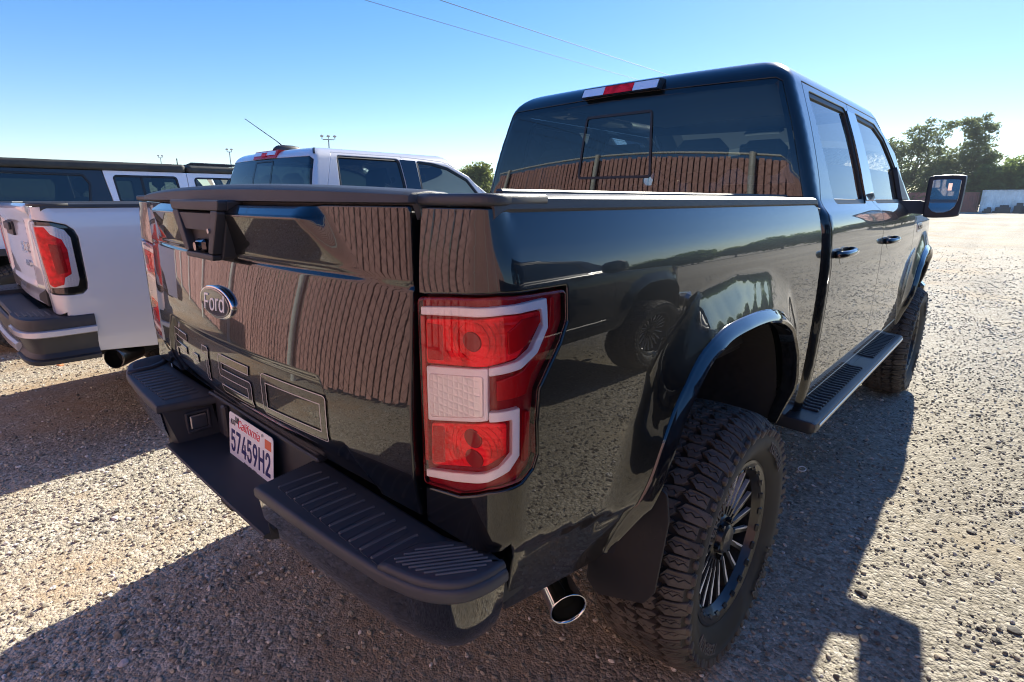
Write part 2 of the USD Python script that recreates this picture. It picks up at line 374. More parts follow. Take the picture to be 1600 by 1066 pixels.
# ------------------------------------------------------------------ the setting: ground, far yard, fence
rng = np.random.default_rng(7)
GROUND = mat('gravel_ground', {
    'g': ('geometry', {}), 'xyz': ('separate_xyz', {}),
    'v1': ('voronoi_texture', dict(scale=58.0)), 'v2': ('voronoi_texture', dict(scale=125.0)),
    'c1': ('rgb_ramp', dict(ramp=[(0, (.16, .145, .11)), (.35, (.34, .30, .235)), (.7, (.52, .465, .37)), (1, (.70, .645, .545))])),
    'c2': ('rgb_ramp', dict(ramp=[(0, (.19, .168, .125)), (.5, (.385, .34, .262)), (1, (.585, .53, .43))])),
    'sp1': ('separate_color', {}), 'sp2': ('separate_color', {}), 'mc': ('mix', dict(fac=.45)),
    'n1': ('noise_texture', dict(scale=.55, detail=6.0, roughness=.62)), 'n2': ('noise_texture', dict(scale=7.0, detail=6.0, roughness=.7)), 'n3': ('noise_texture', dict(scale=.09, detail=5.0, roughness=.6)),
    'n4': ('noise_texture', dict(scale=90.0, detail=3.0, roughness=.7)),
    'map': ('mapping', dict(scale=(1.0, .07, 1.0))), 'n5': ('noise_texture', dict(scale=.9, detail=3.0)),
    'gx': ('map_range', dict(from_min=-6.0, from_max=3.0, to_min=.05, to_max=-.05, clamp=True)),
    'a1': ('math', dict(math_type='multiply_add', value2=.30)), 'a2': ('math', dict(math_type='add')),
    'soil': ('rgb_ramp', dict(ramp=[(.62, (0, 0, 0)), (.76, (.65, .65, .65)), (.9, (.85, .85, .85))])),
    'soilc': ('mix', dict(color1=(.40, .275, .16), color2=(.48, .41, .285))), 'sx': ('map_range', dict(from_min=-1.0, from_max=2.6, to_min=0.0, to_max=1.0, clamp=True)),
    'soilv': ('rgb_ramp', dict(ramp=[(.3, (.75, .75, .75)), (.7, (1.2, 1.2, 1.2))])), 'soilm': ('mix', dict(mix_type='multiply', fac=1.0)),
    'mix': ('mix', {}),
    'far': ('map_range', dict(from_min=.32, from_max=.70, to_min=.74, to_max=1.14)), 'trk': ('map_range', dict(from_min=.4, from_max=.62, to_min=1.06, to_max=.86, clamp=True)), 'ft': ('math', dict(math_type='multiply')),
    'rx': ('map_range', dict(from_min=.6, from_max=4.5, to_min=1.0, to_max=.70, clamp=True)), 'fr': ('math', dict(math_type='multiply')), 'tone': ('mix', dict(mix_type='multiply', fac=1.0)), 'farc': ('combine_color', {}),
    'hs': ('math', dict(math_type='subtract', value1=1.0)), 'hb': ('math', dict(math_type='multiply', value2=.008)),
    'b1': ('bump', dict(invert=True, strength=.9)), 'b2': ('bump', dict(invert=True, strength=.7, distance=.005)), 'b3': ('bump', dict(strength=.6, distance=.012)), 'b4': ('bump', dict(strength=.5, distance=.005)),
    'p': ('principled_bsdf', dict(roughness=.9, specular_ior_level=.25)),
}, [('g.position', x + '.vector') for x in ('v1', 'v2', 'n1', 'n2', 'n3', 'n4', 'map', 'xyz')] + [('map.vector', 'n5.vector'),
    ('v1.color', 'sp1.color'), ('sp1.r', 'c1.fac'), ('v2.color', 'sp2.color'), ('sp2.r', 'c2.fac'), ('c1.color', 'mc.color1'), ('c2.color', 'mc.color2'),
    ('n2.fac', 'a1.value1'), ('n1.fac', 'a1.value3'), ('xyz.x', 'gx.value'), ('a1.value', 'a2.value1'), ('gx.result', 'a2.value2'), ('a2.value', 'soil.fac'), ('soil.color', 'mix.fac'), ('mc.color', 'mix.color1'),
    ('xyz.x', 'sx.value'), ('sx.result', 'soilc.fac'), ('n4.fac', 'soilv.fac'), ('soilc.color', 'soilm.color1'), ('soilv.color', 'soilm.color2'), ('soilm.color', 'mix.color2'),
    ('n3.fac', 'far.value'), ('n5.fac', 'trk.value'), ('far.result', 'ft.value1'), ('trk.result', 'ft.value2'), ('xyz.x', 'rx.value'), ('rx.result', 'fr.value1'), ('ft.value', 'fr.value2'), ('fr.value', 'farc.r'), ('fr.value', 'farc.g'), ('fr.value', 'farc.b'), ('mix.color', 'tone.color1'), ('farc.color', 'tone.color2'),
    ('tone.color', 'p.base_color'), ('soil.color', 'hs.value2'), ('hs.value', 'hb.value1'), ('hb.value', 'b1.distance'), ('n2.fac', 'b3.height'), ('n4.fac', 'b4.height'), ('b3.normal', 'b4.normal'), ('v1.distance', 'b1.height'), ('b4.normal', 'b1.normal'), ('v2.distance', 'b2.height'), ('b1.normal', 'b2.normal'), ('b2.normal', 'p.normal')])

def gz(x, y):
    """height of the yard: a few millimetres of unevenness"""
    x, y = np.asarray(x, float), np.asarray(y, float)
    q = np.stack([x * .9, y * .9, np.zeros_like(x)], -1)
    fade = 1 / (1 + (np.hypot(x, y) / 60) ** 2)
    return (meshkit.fbm(q, 3, 5) - .5) * .022 * fade - .006

rr = np.r_[0.02, np.linspace(.25, 14, 90), np.geomspace(14.6, 6000, 60)]
aa = np.arange(160) / 160 * 2 * PI
X, Y = rr[:, None] * np.cos(aa), rr[:, None] * np.sin(aa)
gm = quadgrid(np.stack([X, Y, gz(X, Y)], -1), False, True); 
if gm.face_normals[500][2] < 0: gm.faces = gm.faces[:, ::-1]
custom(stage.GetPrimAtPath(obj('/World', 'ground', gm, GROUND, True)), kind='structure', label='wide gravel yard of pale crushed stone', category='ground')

# loose gravel
def stone_mesh(seed, sub=1):
    m = trimesh.creation.icosphere(sub, 1.0); r = np.random.default_rng(seed)
    for _ in range(7):                                        # chop facets
        n = r.normal(size=3); n /= np.linalg.norm(n); d = r.uniform(.55, .88); k = m.vertices @ n
        m.vertices[k > d] -= np.outer(k[k > d] - d, n)
    m.vertices *= A([1, r.uniform(.62, .95), r.uniform(.42, .7)])
    return m
STONEM = mat('gravel_stone', {'o': ('object_info', {}), 'tc': ('geometry', {}),
    'c': ('rgb_ramp', dict(ramp=[(0, (.12, .11, .10)), (.2, (.26, .24, .20)), (.45, (.405, .36, .29)), (.7, (.56, .52, .40)), (.85, (.46, .39, .29)), (.93, (.66, .63, .57)), (1, (.74, .72, .68))])),
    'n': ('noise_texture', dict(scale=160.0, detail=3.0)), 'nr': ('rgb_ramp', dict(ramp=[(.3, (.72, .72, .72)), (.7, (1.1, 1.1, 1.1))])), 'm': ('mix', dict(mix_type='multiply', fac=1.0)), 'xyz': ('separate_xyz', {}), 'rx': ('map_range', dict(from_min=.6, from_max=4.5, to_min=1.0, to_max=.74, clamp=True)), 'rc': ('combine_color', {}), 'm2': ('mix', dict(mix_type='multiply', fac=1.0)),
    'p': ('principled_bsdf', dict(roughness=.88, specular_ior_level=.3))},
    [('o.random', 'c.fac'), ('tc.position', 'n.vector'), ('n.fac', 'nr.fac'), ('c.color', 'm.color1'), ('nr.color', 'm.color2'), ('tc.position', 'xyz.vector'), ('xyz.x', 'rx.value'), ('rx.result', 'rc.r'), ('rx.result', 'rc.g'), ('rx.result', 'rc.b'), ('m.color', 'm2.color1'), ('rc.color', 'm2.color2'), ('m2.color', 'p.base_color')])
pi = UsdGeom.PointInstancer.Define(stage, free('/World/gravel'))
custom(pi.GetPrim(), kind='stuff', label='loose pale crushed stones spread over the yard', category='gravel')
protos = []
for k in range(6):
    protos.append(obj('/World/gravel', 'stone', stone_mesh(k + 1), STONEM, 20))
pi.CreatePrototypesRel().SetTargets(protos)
n = 700000
r_ = 26 * rng.random(n) ** 1.0; th = rng.uniform(-PI, PI, n)
keep = rng.random(n) < np.minimum(1, (3.2 * r_ / 3.2) / (1 + (r_ / 3.2) ** 2.0))
ang = (np.arctan2(np.cos(th), np.sin(th)) - YAW + PI) % (2 * PI) - PI      # azimuth from the view axis
keep &= (rng.random(n) > np.clip((r_ - 9) / 17, 0, 1) ** .7) & (np.abs(ang) < 1.15) | (r_ < 7) & (rng.random(n) < .5)
r_, th = r_[keep], th[keep]
px, py = CAM[0] - .25 + r_ * np.cos(th), CAM[1] + .25 + r_ * np.sin(th)
# dirt patches carry fewer stones
dens = meshkit.fbm(np.stack([px * .8, py * .8, px * 0], -1), 4, 11)
k2 = rng.random(len(px)) < np.clip((dens - .30) * 4.5, .24, 1)
px, py, r_ = px[k2], py[k2], r_[k2]
n = len(px)
sz = .0050 + .0085 * rng.random(n) ** 2.1 + .010 * (rng.random(n) < .03) * rng.random(n)
sz = sz * (1 + np.clip((r_ - 5) / 16, 0, .8))
pi.CreatePositionsAttr(Vt.Vec3fArray.FromNumpy(np.stack([px, py, gz(px, py) + sz * .28], -1).astype(np.float32)))
pi.CreateProtoIndicesAttr(Vt.IntArray.FromNumpy(rng.integers(0, 6, n).astype(np.int32)))
pi.CreateScalesAttr(Vt.Vec3fArray.FromNumpy(np.repeat(sz[:, None], 3, 1).astype(np.float32)))
qa = rng.uniform(0, PI, n); tx, ty = rng.normal(0, .16, n), rng.normal(0, .16, n)
q = np.stack([np.cos(qa), tx, ty, np.sin(qa)], 1); q /= np.linalg.norm(q, axis=1, keepdims=True)
pi.CreateOrientationsAttr(Vt.QuathArray([Gf.Quath(float(a), float(b), float(c), float(d)) for a, b, c, d in q]))

# single larger stones
def stone(x, y, s, m, label, seed, flat=1.0):
    g = stone_mesh(seed, 2); g.vertices *= A([1, 1, flat]) * s; g.vertices += (meshkit.fbm(g.vertices / s * 2.2, 3, seed) - .5)[:, None] * s * .3
    p = obj('/World', 'stone', mv(g, x, y, float(gz(x, y)) + s * .3 * flat), m, 30, label=label, category='stone', group='single larger stones on the gravel')
STPALE = plain('pale_stone', (.50, .45, .42), .85, bump=(90, .002), var=(30, (.62, .57, .54)))
STDARK = plain('dark_stone', (.05, .045, .04), .85, bump=(90, .003), var=(30, (.09, .08, .07)))
STTAN = plain('tan_stone', (.42, .35, .25), .85, bump=(90, .002), var=(30, (.5, .44, .34)))

# tall chain-link fence with red slats behind the camera (seen in the black paint and the rear windows)
FY, FH = -4.05, 3.0
SLAT = plain('red_fence_slat', (.45, .255, .235), .5, var=(1.3, (.50, .29, .265)))
GALV = plain('galvanised_steel', (.46, .49, .47), .5, .1, var=(8, (.55, .57, .55)))
fence = thing('chain_link_fence', 'tall chain link fence with red upright slats and galvanised posts behind the parked trucks', 'fence', (0, FY, 0))
sl = []; x0, x1 = -24.0, 24.0
for x in np.arange(x0, x1, .105):
    dz = rng.normal(0, .012)
    sl.append(rbox((.082, .007, FH - .16), (x, rng.normal(0, .003), FH / 2 + dz), .002, rot(rng.normal(0, .05), [0, 0, 1])))
sl2 = [rbox((.085, .005, FH - .2), (x + .0525, -.035, FH / 2), .002) for x in np.arange(x0, x1, .105)]
custom(stage.GetPrimAtPath(obj(fence, 'backing_slat', cat(sl2), plain('dark_red_backing', (.12, .035, .03), .6), False)), kind='stuff')
custom(stage.GetPrimAtPath(obj(fence, 'slat', cat(sl), SLAT, False)), kind='stuff')
wire = []
for s in (-1, 1):
    for x in np.arange(x0 - FH, x1, .17):
        a, b = A([x, .012 + .003 * s, .03]), A([x + FH, .012 + .003 * s, FH])
        if s < 0: a[0], b[0] = x + FH, x
        d = (b - a) / np.linalg.norm(b - a); w = np.cross(d, [0, 1, 0]) * .0011
        wire.append(trimesh.Trimesh(A([a - w, a + w, b + w, b - w, a - w + [0, .004, 0], a + w + [0, .004, 0], b + w + [0, .004, 0], b - w + [0, .004, 0]]), [[0, 1, 2], [0, 2, 3], [4, 6, 5], [4, 7, 6], [0, 3, 7], [0, 7, 4], [1, 5, 6], [1, 6, 2]], process=False))
custom(stage.GetPrimAtPath(obj(fence, 'chain_link_mesh', cat(wire), plain('dull_wire', (.26, .15, .13), .6, .1), False)), kind='stuff')
for x in np.arange(-22.4, 23, 3.05):
    obj(fence, 'post', mv(trimesh.creation.cylinder(.052, FH + .06, sections=20), x + .55, .075, FH / 2), GALV)
for a in np.arange(x0, x1 - 1, 6.0):
    obj(fence, 'top_rail', tf(trimesh.creation.cylinder(.026, 6.0, sections=14), M4([(0, 0, 1), (0, 1, 0), (-1, 0, 0)], (a + 3, .02, FH))), GALV)

# far edge of the yard: containers, low red wall, trees, light poles, wires
def leaf_mat(name, c1, c2):
    return mat(name, {'g': ('geometry', {}), 'r': ('rgb_ramp', dict(ramp=[(0, c1), (1, c2)])), 'd': ('principled_bsdf', dict(roughness=.5, specular_ior_level=.35)), 't': ('translucent_bsdf', {}), 'm': ('mix_closure', dict(fac=.58))},
               [('g.random_per_island', 'r.fac'), ('r.color', 'd.base_color'), ('r.color', 't.color'), ('d.BSDF', 'm.closure1'), ('t.BSDF', 'm.closure2')], surface='m.closure')
LEAF = [leaf_mat('leaf_grey_green', (.17, .205, .09), (.37, .41, .20)), leaf_mat('leaf_mid_green', (.16, .22, .065), (.35, .42, .15)), leaf_mat('leaf_yellow_green', (.16, .19, .05), (.32, .32, .11))]
BARK = plain('tree_bark', (.10, .08, .06), .9, var=(3, (.16, .13, .10)))

def crown(seed, clumps, n, leaf, lean=(0.0, 0.0)):
    """clumps: list of (x, y, z, radius); leaves gather in small tufts, lie loosely, and thin out at the rim"""
    r = np.random.default_rng(seed); P = []
    w = A([c[3] ** 2.2 for c in clumps]); w /= w.sum()
    for c, k in zip(clumps, r.multinomial(n // 9, w)):
        d = r.normal(size=(k, 3)); d /= np.linalg.norm(d, axis=1, keepdims=True)
        rad = c[3] * 1.12 * r.random(k) ** .5 * (1 + .5 * (meshkit.fbm(d * 2.3 + seed, 3, seed) - .5) * 2)
        p = A(c[:3]) + d * rad[:, None] * A([1, 1, .82])
        t = np.repeat(p, 9, 0) + r.normal(0, .26, (k * 9, 3)) * A([1, 1, .6])
        P.append(t)
    P = np.vstack(P); m = len(P)
    P = P + np.outer(P[:, 2], [lean[0], lean[1], 0])
    a = r.normal(size=(m, 3)); a += A([.5, 0, .35]); a /= np.linalg.norm(a, axis=1, keepdims=True)
    b = np.cross(a, r.normal(size=(m, 3))); b /= np.linalg.norm(b, axis=1, keepdims=True)
    s = leaf * r.uniform(.6, 1.3, (m, 1))
    V = np.stack([P - a * s, P + b * s * .42, P + a * s, P - b * s * .42], 1).reshape(-1, 3)
    i = np.arange(m)[:, None] * 4
    return trimesh.Trimesh(V, np.vstack([i + [0, 1, 2], i + [0, 2, 3]]), process=False)

def limbs(clumps, h0, r0, seed):
    r = np.random.default_rng(seed); ms = []
    top = A([0, 0, h0])
    ms.append(tube([(0, 0, -.1), (r.normal(0, .06), r.normal(0, .06), h0 * .5), top], [r0 * 1.25, r0, r0 * .8], 9))
    for c in clumps:
        e = A(c[:3]); mid = (top + e) / 2 + r.normal(0, .25, 3) + [0, 0, .2]
        ms.append(tube([top - [0, 0, .15], mid, e], [r0 * .5, r0 * .28, r0 * .08], 6))
    return cat(ms)

def tree(x, y, seed, clumps, n, leaf, lm, label, h0=1.6, r0=.22, group=None, scale=None, catg='tree', name='leafy_tree', lean=(0, 0)):
    t = thing(name, label, catg, (x, y, -.02), 0, group, scale)
    obj(t, 'trunk', limbs(clumps, h0, r0, seed), BARK, True)
    obj(t, 'crown', crown(seed, clumps, n, leaf, lean), lm, False)
    return t
CL = {
    'a': [(-1.6, 0, 4.2, 2.6), (1.0, .4, 4.8, 2.7), (-3.0, .3, 6.4, 2.0), (-.4, -.2, 7.6, 2.4), (2.2, 0, 8.4, 2.0), (3.4, .2, 10.4, 1.4), (1.2, .1, 10.6, 1.5), (-1.9, .2, 8.9, 1.6), (4.6, 0, 11.4, .8), (2.6, .3, 12.2, .8), (3.6, .3, 6.2, 1.9)],
    'b': [(-1.0, 0, 3.8, 2.2), (1.0, .3, 4.6, 2.1), (.2, 0, 7.0, 2.1), (1.2, .2, 9.0, 1.6), (.6, 0, 10.6, 1.5), (-.3, .2, 11.9, 1.0), (2.3, 0, 10.9, .9), (2.6, .1, 7.0, 1.3), (1.5, .1, 12.2, .7)],
    'c': [(-2.2, 0, 2.0, 1.9), (0, .3, 2.4, 2.2), (2.1, -.2, 2.1, 1.9), (.9, .2, 3.9, 1.5), (-1.2, .1, 3.6, 1.4), (2.7, 0, 3.5, .9)],
    'd': [(-1.2, 0, 3.2, 1.9), (1.1, .2, 3.5, 2.0), (0, 0, 5.4, 1.9), (.9, .1, 6.6, 1.2), (-.9, .2, 6.2, 1.1)],
}
tree(-13.2, 97, 21, CL['a'] + [(-4.8, .2, 3.6, 2.6), (-5.0, 0, 6.0, 2.0), (-3.6, 0, 8.0, 1.8), (4.4, 0, 4.6, 2.4), (5.2, 0, 7.2, 1.6)], 13500, .25, LEAF[0], 'tall grey green windswept tree rising beside the side window of the black truck', 2.2, .28)
tree(-6.6, 99, 22, CL['b'] + [(-2.4, 0, 5.6, 1.6), (2.6, 0, 4.6, 1.9)], 9500, .25, LEAF[0], 'tall slender grey green tree right of its windswept neighbour, over the wing mirror', 2.4, .24)
tree(-17.5, 103, 24, CL['d'], 7500, .27, LEAF[0], 'lower dense grey green tree half hidden by the cab windscreen pillar', 1.6, .2)
HG = 'bushy trees lining the far side of the yard'
HL = 'bushy green tree in the low line at the far edge of the yard'
b0 = tree(-1.6, 98, 31, CL['c'], 9000, .26, LEAF[1], 'low bushy green tree directly behind the pale container', 1.0, .16, name='bushy_tree', scale=(1.35, 1.2, 1.32))
b1 = tree(-8.8, 95, 32, CL['c'], 7000, .26, LEAF[2], 'low yellow green bush behind the red wall, under the tall trees', .8, .14, name='bushy_tree', scale=(.8, .8, .85))
d0 = tree(-45, 42.5, 33, CL['d'], 8000, .24, LEAF[2], 'sunlit yellow green tree seen between the silver cab and the black truck', 1.6, .18, name='bushy_tree', scale=(.95, .9, .70))
def copy_thing(src, name, loc, rz, label, catg, group, sc=1.0):
    x = UsdGeom.Xform.Define(stage, free('/World/' + name)); p = x.GetPrim()
    p.GetReferences().AddInternalReference(src); x.ClearXformOpOrder()
    x.AddTranslateOp().Set(Gf.Vec3d(*map(float, loc))); x.AddRotateZOp().Set(float(rz)); x.AddScaleOp().Set(Gf.Vec3f(*( (sc,) * 3 if np.ndim(sc) == 0 else sc)))
    p.SetInstanceable(True); custom(p, label=label, category=catg, group=group); return p
for k, (az, dist, sc) in enumerate([(.030, 99, 1.1), (.065, 101, 1.2), (.115, 100, 1.0), (.17, 98, 1.25), (.23, 97, 1.0), (.29, 96, 1.15), (.36, 95, 1.0), (.43, 95, 1.2), (.50, 94, 1.05), (.58, 93, 1.15), (.66, 92, 1.0), (.75, 92, 1.2), (.85, 91, 1.05), (.96, 90, 1.1), (1.08, 90, 1.2)]):
    copy_thing(b0 if k % 3 else d0, 'bushy_tree', (CAM[0] + dist * math.sin(az), CAM[1] + dist * math.cos(az), -.02), k * 67 % 360, HL, 'tree', HG, (sc * 1.25, sc * 1.25, sc * (1.0 if k % 3 else .62)))
for k, (az, dist, sc) in enumerate([(-.785, 66, .8), (-.875, 74, .9)]):
    copy_thing(b0, 'bushy_tree', (CAM[0] + dist * math.sin(az), CAM[1] + dist * math.cos(az), -.02), 40 + k * 90, ['green bushy tree showing low beside the rear edge of the black cab', 'green bushy tree mostly hidden behind the silver truck windscreen'][k], 'tree', None, sc)

def container(name, label, x0, x1, y, h, d, mA, mB):
    t = thing(name, label, 'container', ((x0 + x1) / 2, y, 0)); w = (x1 - x0) / 2
    xs, yy = [], []; p = .28; x = -w + .08
    while x < w - .08 - p:
        xs += [x, x + .07, x + .14, x + .21]; yy += [0, .036, .036, 0]; x += p
    G = A([[(a, b, .16) for a, b in zip(xs, yy)], [(a, b, h - .12) for a, b in zip(xs, yy)]]).transpose(1, 0, 2)
    f = quadgrid(G); b = f.copy(); b.vertices += [0, .02, 0]; b.faces = b.faces[:, ::-1]
    obj(t, 'corrugated_side', cat([f, b]), mA, False)
    obj(t, 'corrugated_side', mv(cat([f, b]), 0, d - .06, 0), mA, False)
    for s in (-1, 1): obj(t, 'end_wall', rbox((.05, d - .1, h - .2), (s * (w - .05), d / 2, h / 2), .01), mA)
    obj(t, 'roof', rbox((2 * w - .1, d - .06, .05), (0, d / 2, h - .06), .01), mA)
    for s in (-1, 1):
        for yv in (0.03, d - .03): obj(t, 'corner_post', rbox((.14, .14, h), (s * (w - .05), yv, h / 2), .012), mB)
    for z in (.08, h - .06):
        for yv in (0.03, d - .03): obj(t, 'rail', rbox((2 * w - .26, .11, .14), (0, yv, z), .012), mB)
WCONT = plain('pale_container_paint', (.62, .66, .70), .5, var=(.9, (.44, .46, .48)))
WCONT2 = plain('pale_container_frame', (.50, .53, .56), .5, var=(2, (.36, .36, .36)))
RCONT = plain('red_wall_paint', (.26, .07, .055), .6, var=(1.2, (.17, .06, .05)))
container('shipping_container', 'long pale blue white container at the far edge of the yard', -3.5, 8.7, 91, 2.75, 2.44, WCONT, WCONT2)
container('shipping_container', 'low dull red container left of the pale container, below the tall trees', -15.0, -3.9, 93.5, 2.5, 2.44, RCONT, RCONT)
JUNK = plain('dark_scrap', (.03, .032, .036), .6)
for k, (x, w, h) in enumerate([(-2.6, .7, .5), (-1.2, 1.3, .7), (.3, .8, .9), (1.6, 1.1, .6), (3.0, .9, .75)]):
    m = cat([rbox((w, .8, h), (0, 0, h / 2), .06), rbox((w * .6, .5, h * .5), (w * .12, .1, h * 1.1), .05), rbox((w * .35, .9, .25), (-w * .5, -.1, .125), .04)])
    m.apply_transform(rot(k * .5, [0, 0, 1]))
    obj('/World', 'scrap_pile', mv(m, x, 89.6, 0), JUNK, label=['dark heap of scrap at the left end of the pale container', 'wide dark scrap heap, second along the pale container foot', 'tall dark scrap heap, third along the pale container foot', 'dark scrap heap at the right frame edge, before the pale container', 'dark scrap heap just past the right frame edge, before the container'][k], category='scrap', group='dark scrap along the foot of the pale container')
g = stone_mesh(77, 2); g.vertices *= A([.45, .3, .28]); obj('/World', 'white_sack', mv(g, -6.2, 89, .15), plain('white_sack', (.8, .8, .8), .6), label='small white sack on the ground at the foot of the red container', category='sack')

POLEM = plain('pole_grey', (.22, .23, .24), .5, .5)
LAMPG = plain('floodlight_head', (.30, .31, .32), .4, .4)
def pole(x, y, h, heads, label):
    t = thing('light_pole', label, 'light pole', (x, y, 0))
    obj(t, 'mast', tube([(0, 0, 0), (0, 0, h - .9)], [.2, .12], 10), POLEM)
    d = A([x, y]) / np.hypot(x, y); ax = A([-d[1], d[0], 0])
    obj(t, 'crossarm', tube([-ax * .6 * (heads > 2) - ax * .5 + [0, 0, h - .9], ax * .6 * (heads > 2) + ax * .5 + [0, 0, h - .9]], .09, 8), POLEM)
    for k in np.linspace(-1, 1, heads):
        p = ax * k * (1.25 if heads > 2 else .55)
        obj(t, 'floodlight', cat([rbox((.62, .62, .30), tuple(p + [0, 0, h - .25]), .12, rot(.5, ax)), tube([p + [0, 0, h - .9], p + [0, 0, h - .3]], .08, 6)]), LAMPG)
pole(-157.9, 60, 14.2, 2, 'twin headed light pole just left of the silver cab')
pole(-106.7, 60, 14.0, 3, 'three headed floodlight pole over the silver cab roof')
pole(-216, 60, 15.3, 2, 'far small light pole over the black roof of the white vehicle')

WIREM = plain('cable_black', (.05, .055, .06), .6)
for k, (x, z) in enumerate([(-17.0, 9.0), (-18.9, 8.9)]):
    yy = np.linspace(-50, 62, 57); sag = .9 * ((yy - 6) / 56) ** 2 - .9
    obj('/World', 'power_line', tube(np.stack([np.full(57, x), yy, z + .55 + sag * .5], 1), .013 if k == 0 else .010, 6), WIREM, True, label=['thicker overhead cable, the right one of two crossing the sky', 'thinner overhead cable, the left one of two crossing the sky'][k], category='cable')
for y in (-50, 62):
    t = thing('utility_pole', 'wooden utility pole carrying the two overhead cables, ' + ('behind the photographer' if y < 0 else 'hidden beyond the black cab'), 'utility pole', (-17.9, y, 0))
    obj(t, 'pole', tube([(0, 0, -.2), (0, 0, 9.75)], [.17, .12], 10), BARK); obj(t, 'crossarm', rbox((2.5, .1, .12), (0, 0.12, 9.5), .01), BARK)

RINGM = plain('clear_plastic_ring', (.82, .82, .80), .25, coat=1.0)
a = np.linspace(0, 2 * PI, 33)
obj('/World', 'plastic_ring', tube(np.stack([.83 + .020 * np.cos(a), 1.653 + .026 * np.sin(a), .010 + .004 * np.sin(a)], 1), .0035, 8, False), RINGM, True, label='small pale plastic ring lying on the shaded gravel beside the running board', category='ring')

HAZE = mat('thin_haze', {'v': ('principled_volume', dict(color=(.86, .92, 1.0), density=.0003, anisotropy=.25))}, surface=None, volume='v.volume')
custom(stage.GetPrimAtPath(obj('/World', 'haze', mv(trimesh.creation.box((560, 420, 40)), -60, 60, 19), HAZE, False)), kind='stuff', label='thin bright haze over the whole yard', category='haze')
# ------------------------------------------------------------------ vehicles
def sstep(x, a, b):
    t = np.clip((x - a) / (b - a), 0, 1); return t * t * (3 - 2 * t)

class Body:
    """surfaces of a pickup: bed sides (s, z), cab and fenders (y, v)"""
    def __init__(B, xmax, yr, xg, prof, belt, zt, Xs, yr0, ytop, narrow, arches, bulge, rear=None, crease=None, rc=.07, rcab=.055, La=.16, hz=.085, wr=.12, crown=.03, nose=4.45):
        B.__dict__.update(locals())
        B.ds = PchipInterpolator(*zip(*prof)); B.dr = PchipInterpolator(*zip(*(rear or [(.5, .01), (1.0, 0), (1.4, .002), (1.55, .014)])))
        B.Xsi = PchipInterpolator(*zip(*Xs)); B.Yr = PchipInterpolator(*zip(*yr0))
        B.L1 = xmax - rc - xg; B.L2 = rc * PI / 2
        B.trees = []
        for a in arches:
            d = ringof(Polygon(a), .01); B.trees.append((Polygon(a), cKDTree(d)))
        B.y0 = float(B.Yr(belt)); B.s0 = B.y0 + rcab; B.Lc = rcab * PI / 2; B.Lr = .85; B.sc = B.s0 - B.Lc - B.Lr
        B.vmax = zt + La
    def sy(B, y): return B.L1 + B.L2 + (y - B.yr - B.rc)
    def bump(B, y, z):
        if not B.bulge: return 0 * y
        out = 0
        for P, t in B.trees:
            d, _ = t.query(np.stack([y, z], -1)); d = np.where(shapely.contains_xy(P, y, z), 0, d)
            out = out + B.bulge * (1 - sstep(d, -.03, .165)) * sstep(z, .72, .95)
        return out
    def bed(B, u):
        s, z = u[:, 0], u[:, 1]
        th = np.clip((s - B.L1) / B.rc, 0, PI / 2); y3 = np.maximum(s - B.L1 - B.L2, 0)
        pos = np.stack([B.xg + np.minimum(s, B.L1) + B.rc * np.sin(th), B.yr + B.rc * (1 - np.cos(th)) + y3], 1)
        n = np.stack([np.sin(th), -np.cos(th)], 1)
        y = pos[:, 1]
        d = B.dr(z) * np.cos(th) ** 2 + B.ds(z) * np.sin(th) ** 2
        if B.crease is not None:
            zc = B.crease[0] + B.crease[1] * (y + 1.07); t = np.maximum(zc - z, 0); d = d + (.010 * sstep(t, -.010, .03) + .17 * np.maximum(t - .015, 0)) * sstep(th, .2, 1.2)
        d = d - B.bump(y, z) * sstep(th, .6, 1.5)
        return np.c_[pos - d[:, None] * n, z]
    def cab(B, u):
        s, v = u[:, 0], u[:, 1]
        z0 = np.minimum(v, B.zt); a = np.clip((v - B.zt) / B.La, 0, 1) * PI / 2
        z = z0 + B.hz * np.sin(a); inw = B.wr * (1 - np.cos(a)) + .30 * B.hz * np.sin(a)
        yr = B.Yr(z0) + inw * .8
        wt = 1 - sstep(s, B.s0, B.s0 + .35)
        y = np.where(s >= B.s0, s + (yr - B.y0) * wt, s)
        nar = B.narrow * np.clip((y - 2.0) / 1.1, 0, 3) ** 2 + .16 * np.clip((y - B.nose + .5) / .5, 0, 2) ** 2.5
        xs = B.Xsi(z0) - inw - nar
        th = np.clip((s - (B.s0 - B.Lc)) / B.rcab, 0, PI / 2)
        t = np.clip((B.s0 - B.Lc - s) / B.Lr, 0, 1.2)
        x = np.where(s >= B.s0, xs, (xs - B.rcab) * (1 - t) + B.rcab * np.sin(th))
        yy = np.where(s >= B.s0, y, yr + B.rcab * (1 - np.cos(th)) - B.crown * (1 - (1 - t) ** 2))
        x = x + np.where(s > B.s0 + .1, B.bump(yy, z) * (v < B.belt + .2), 0)
        return np.stack([x, yy, z], 1)

def both(m): return cat([m, mirror(m)])

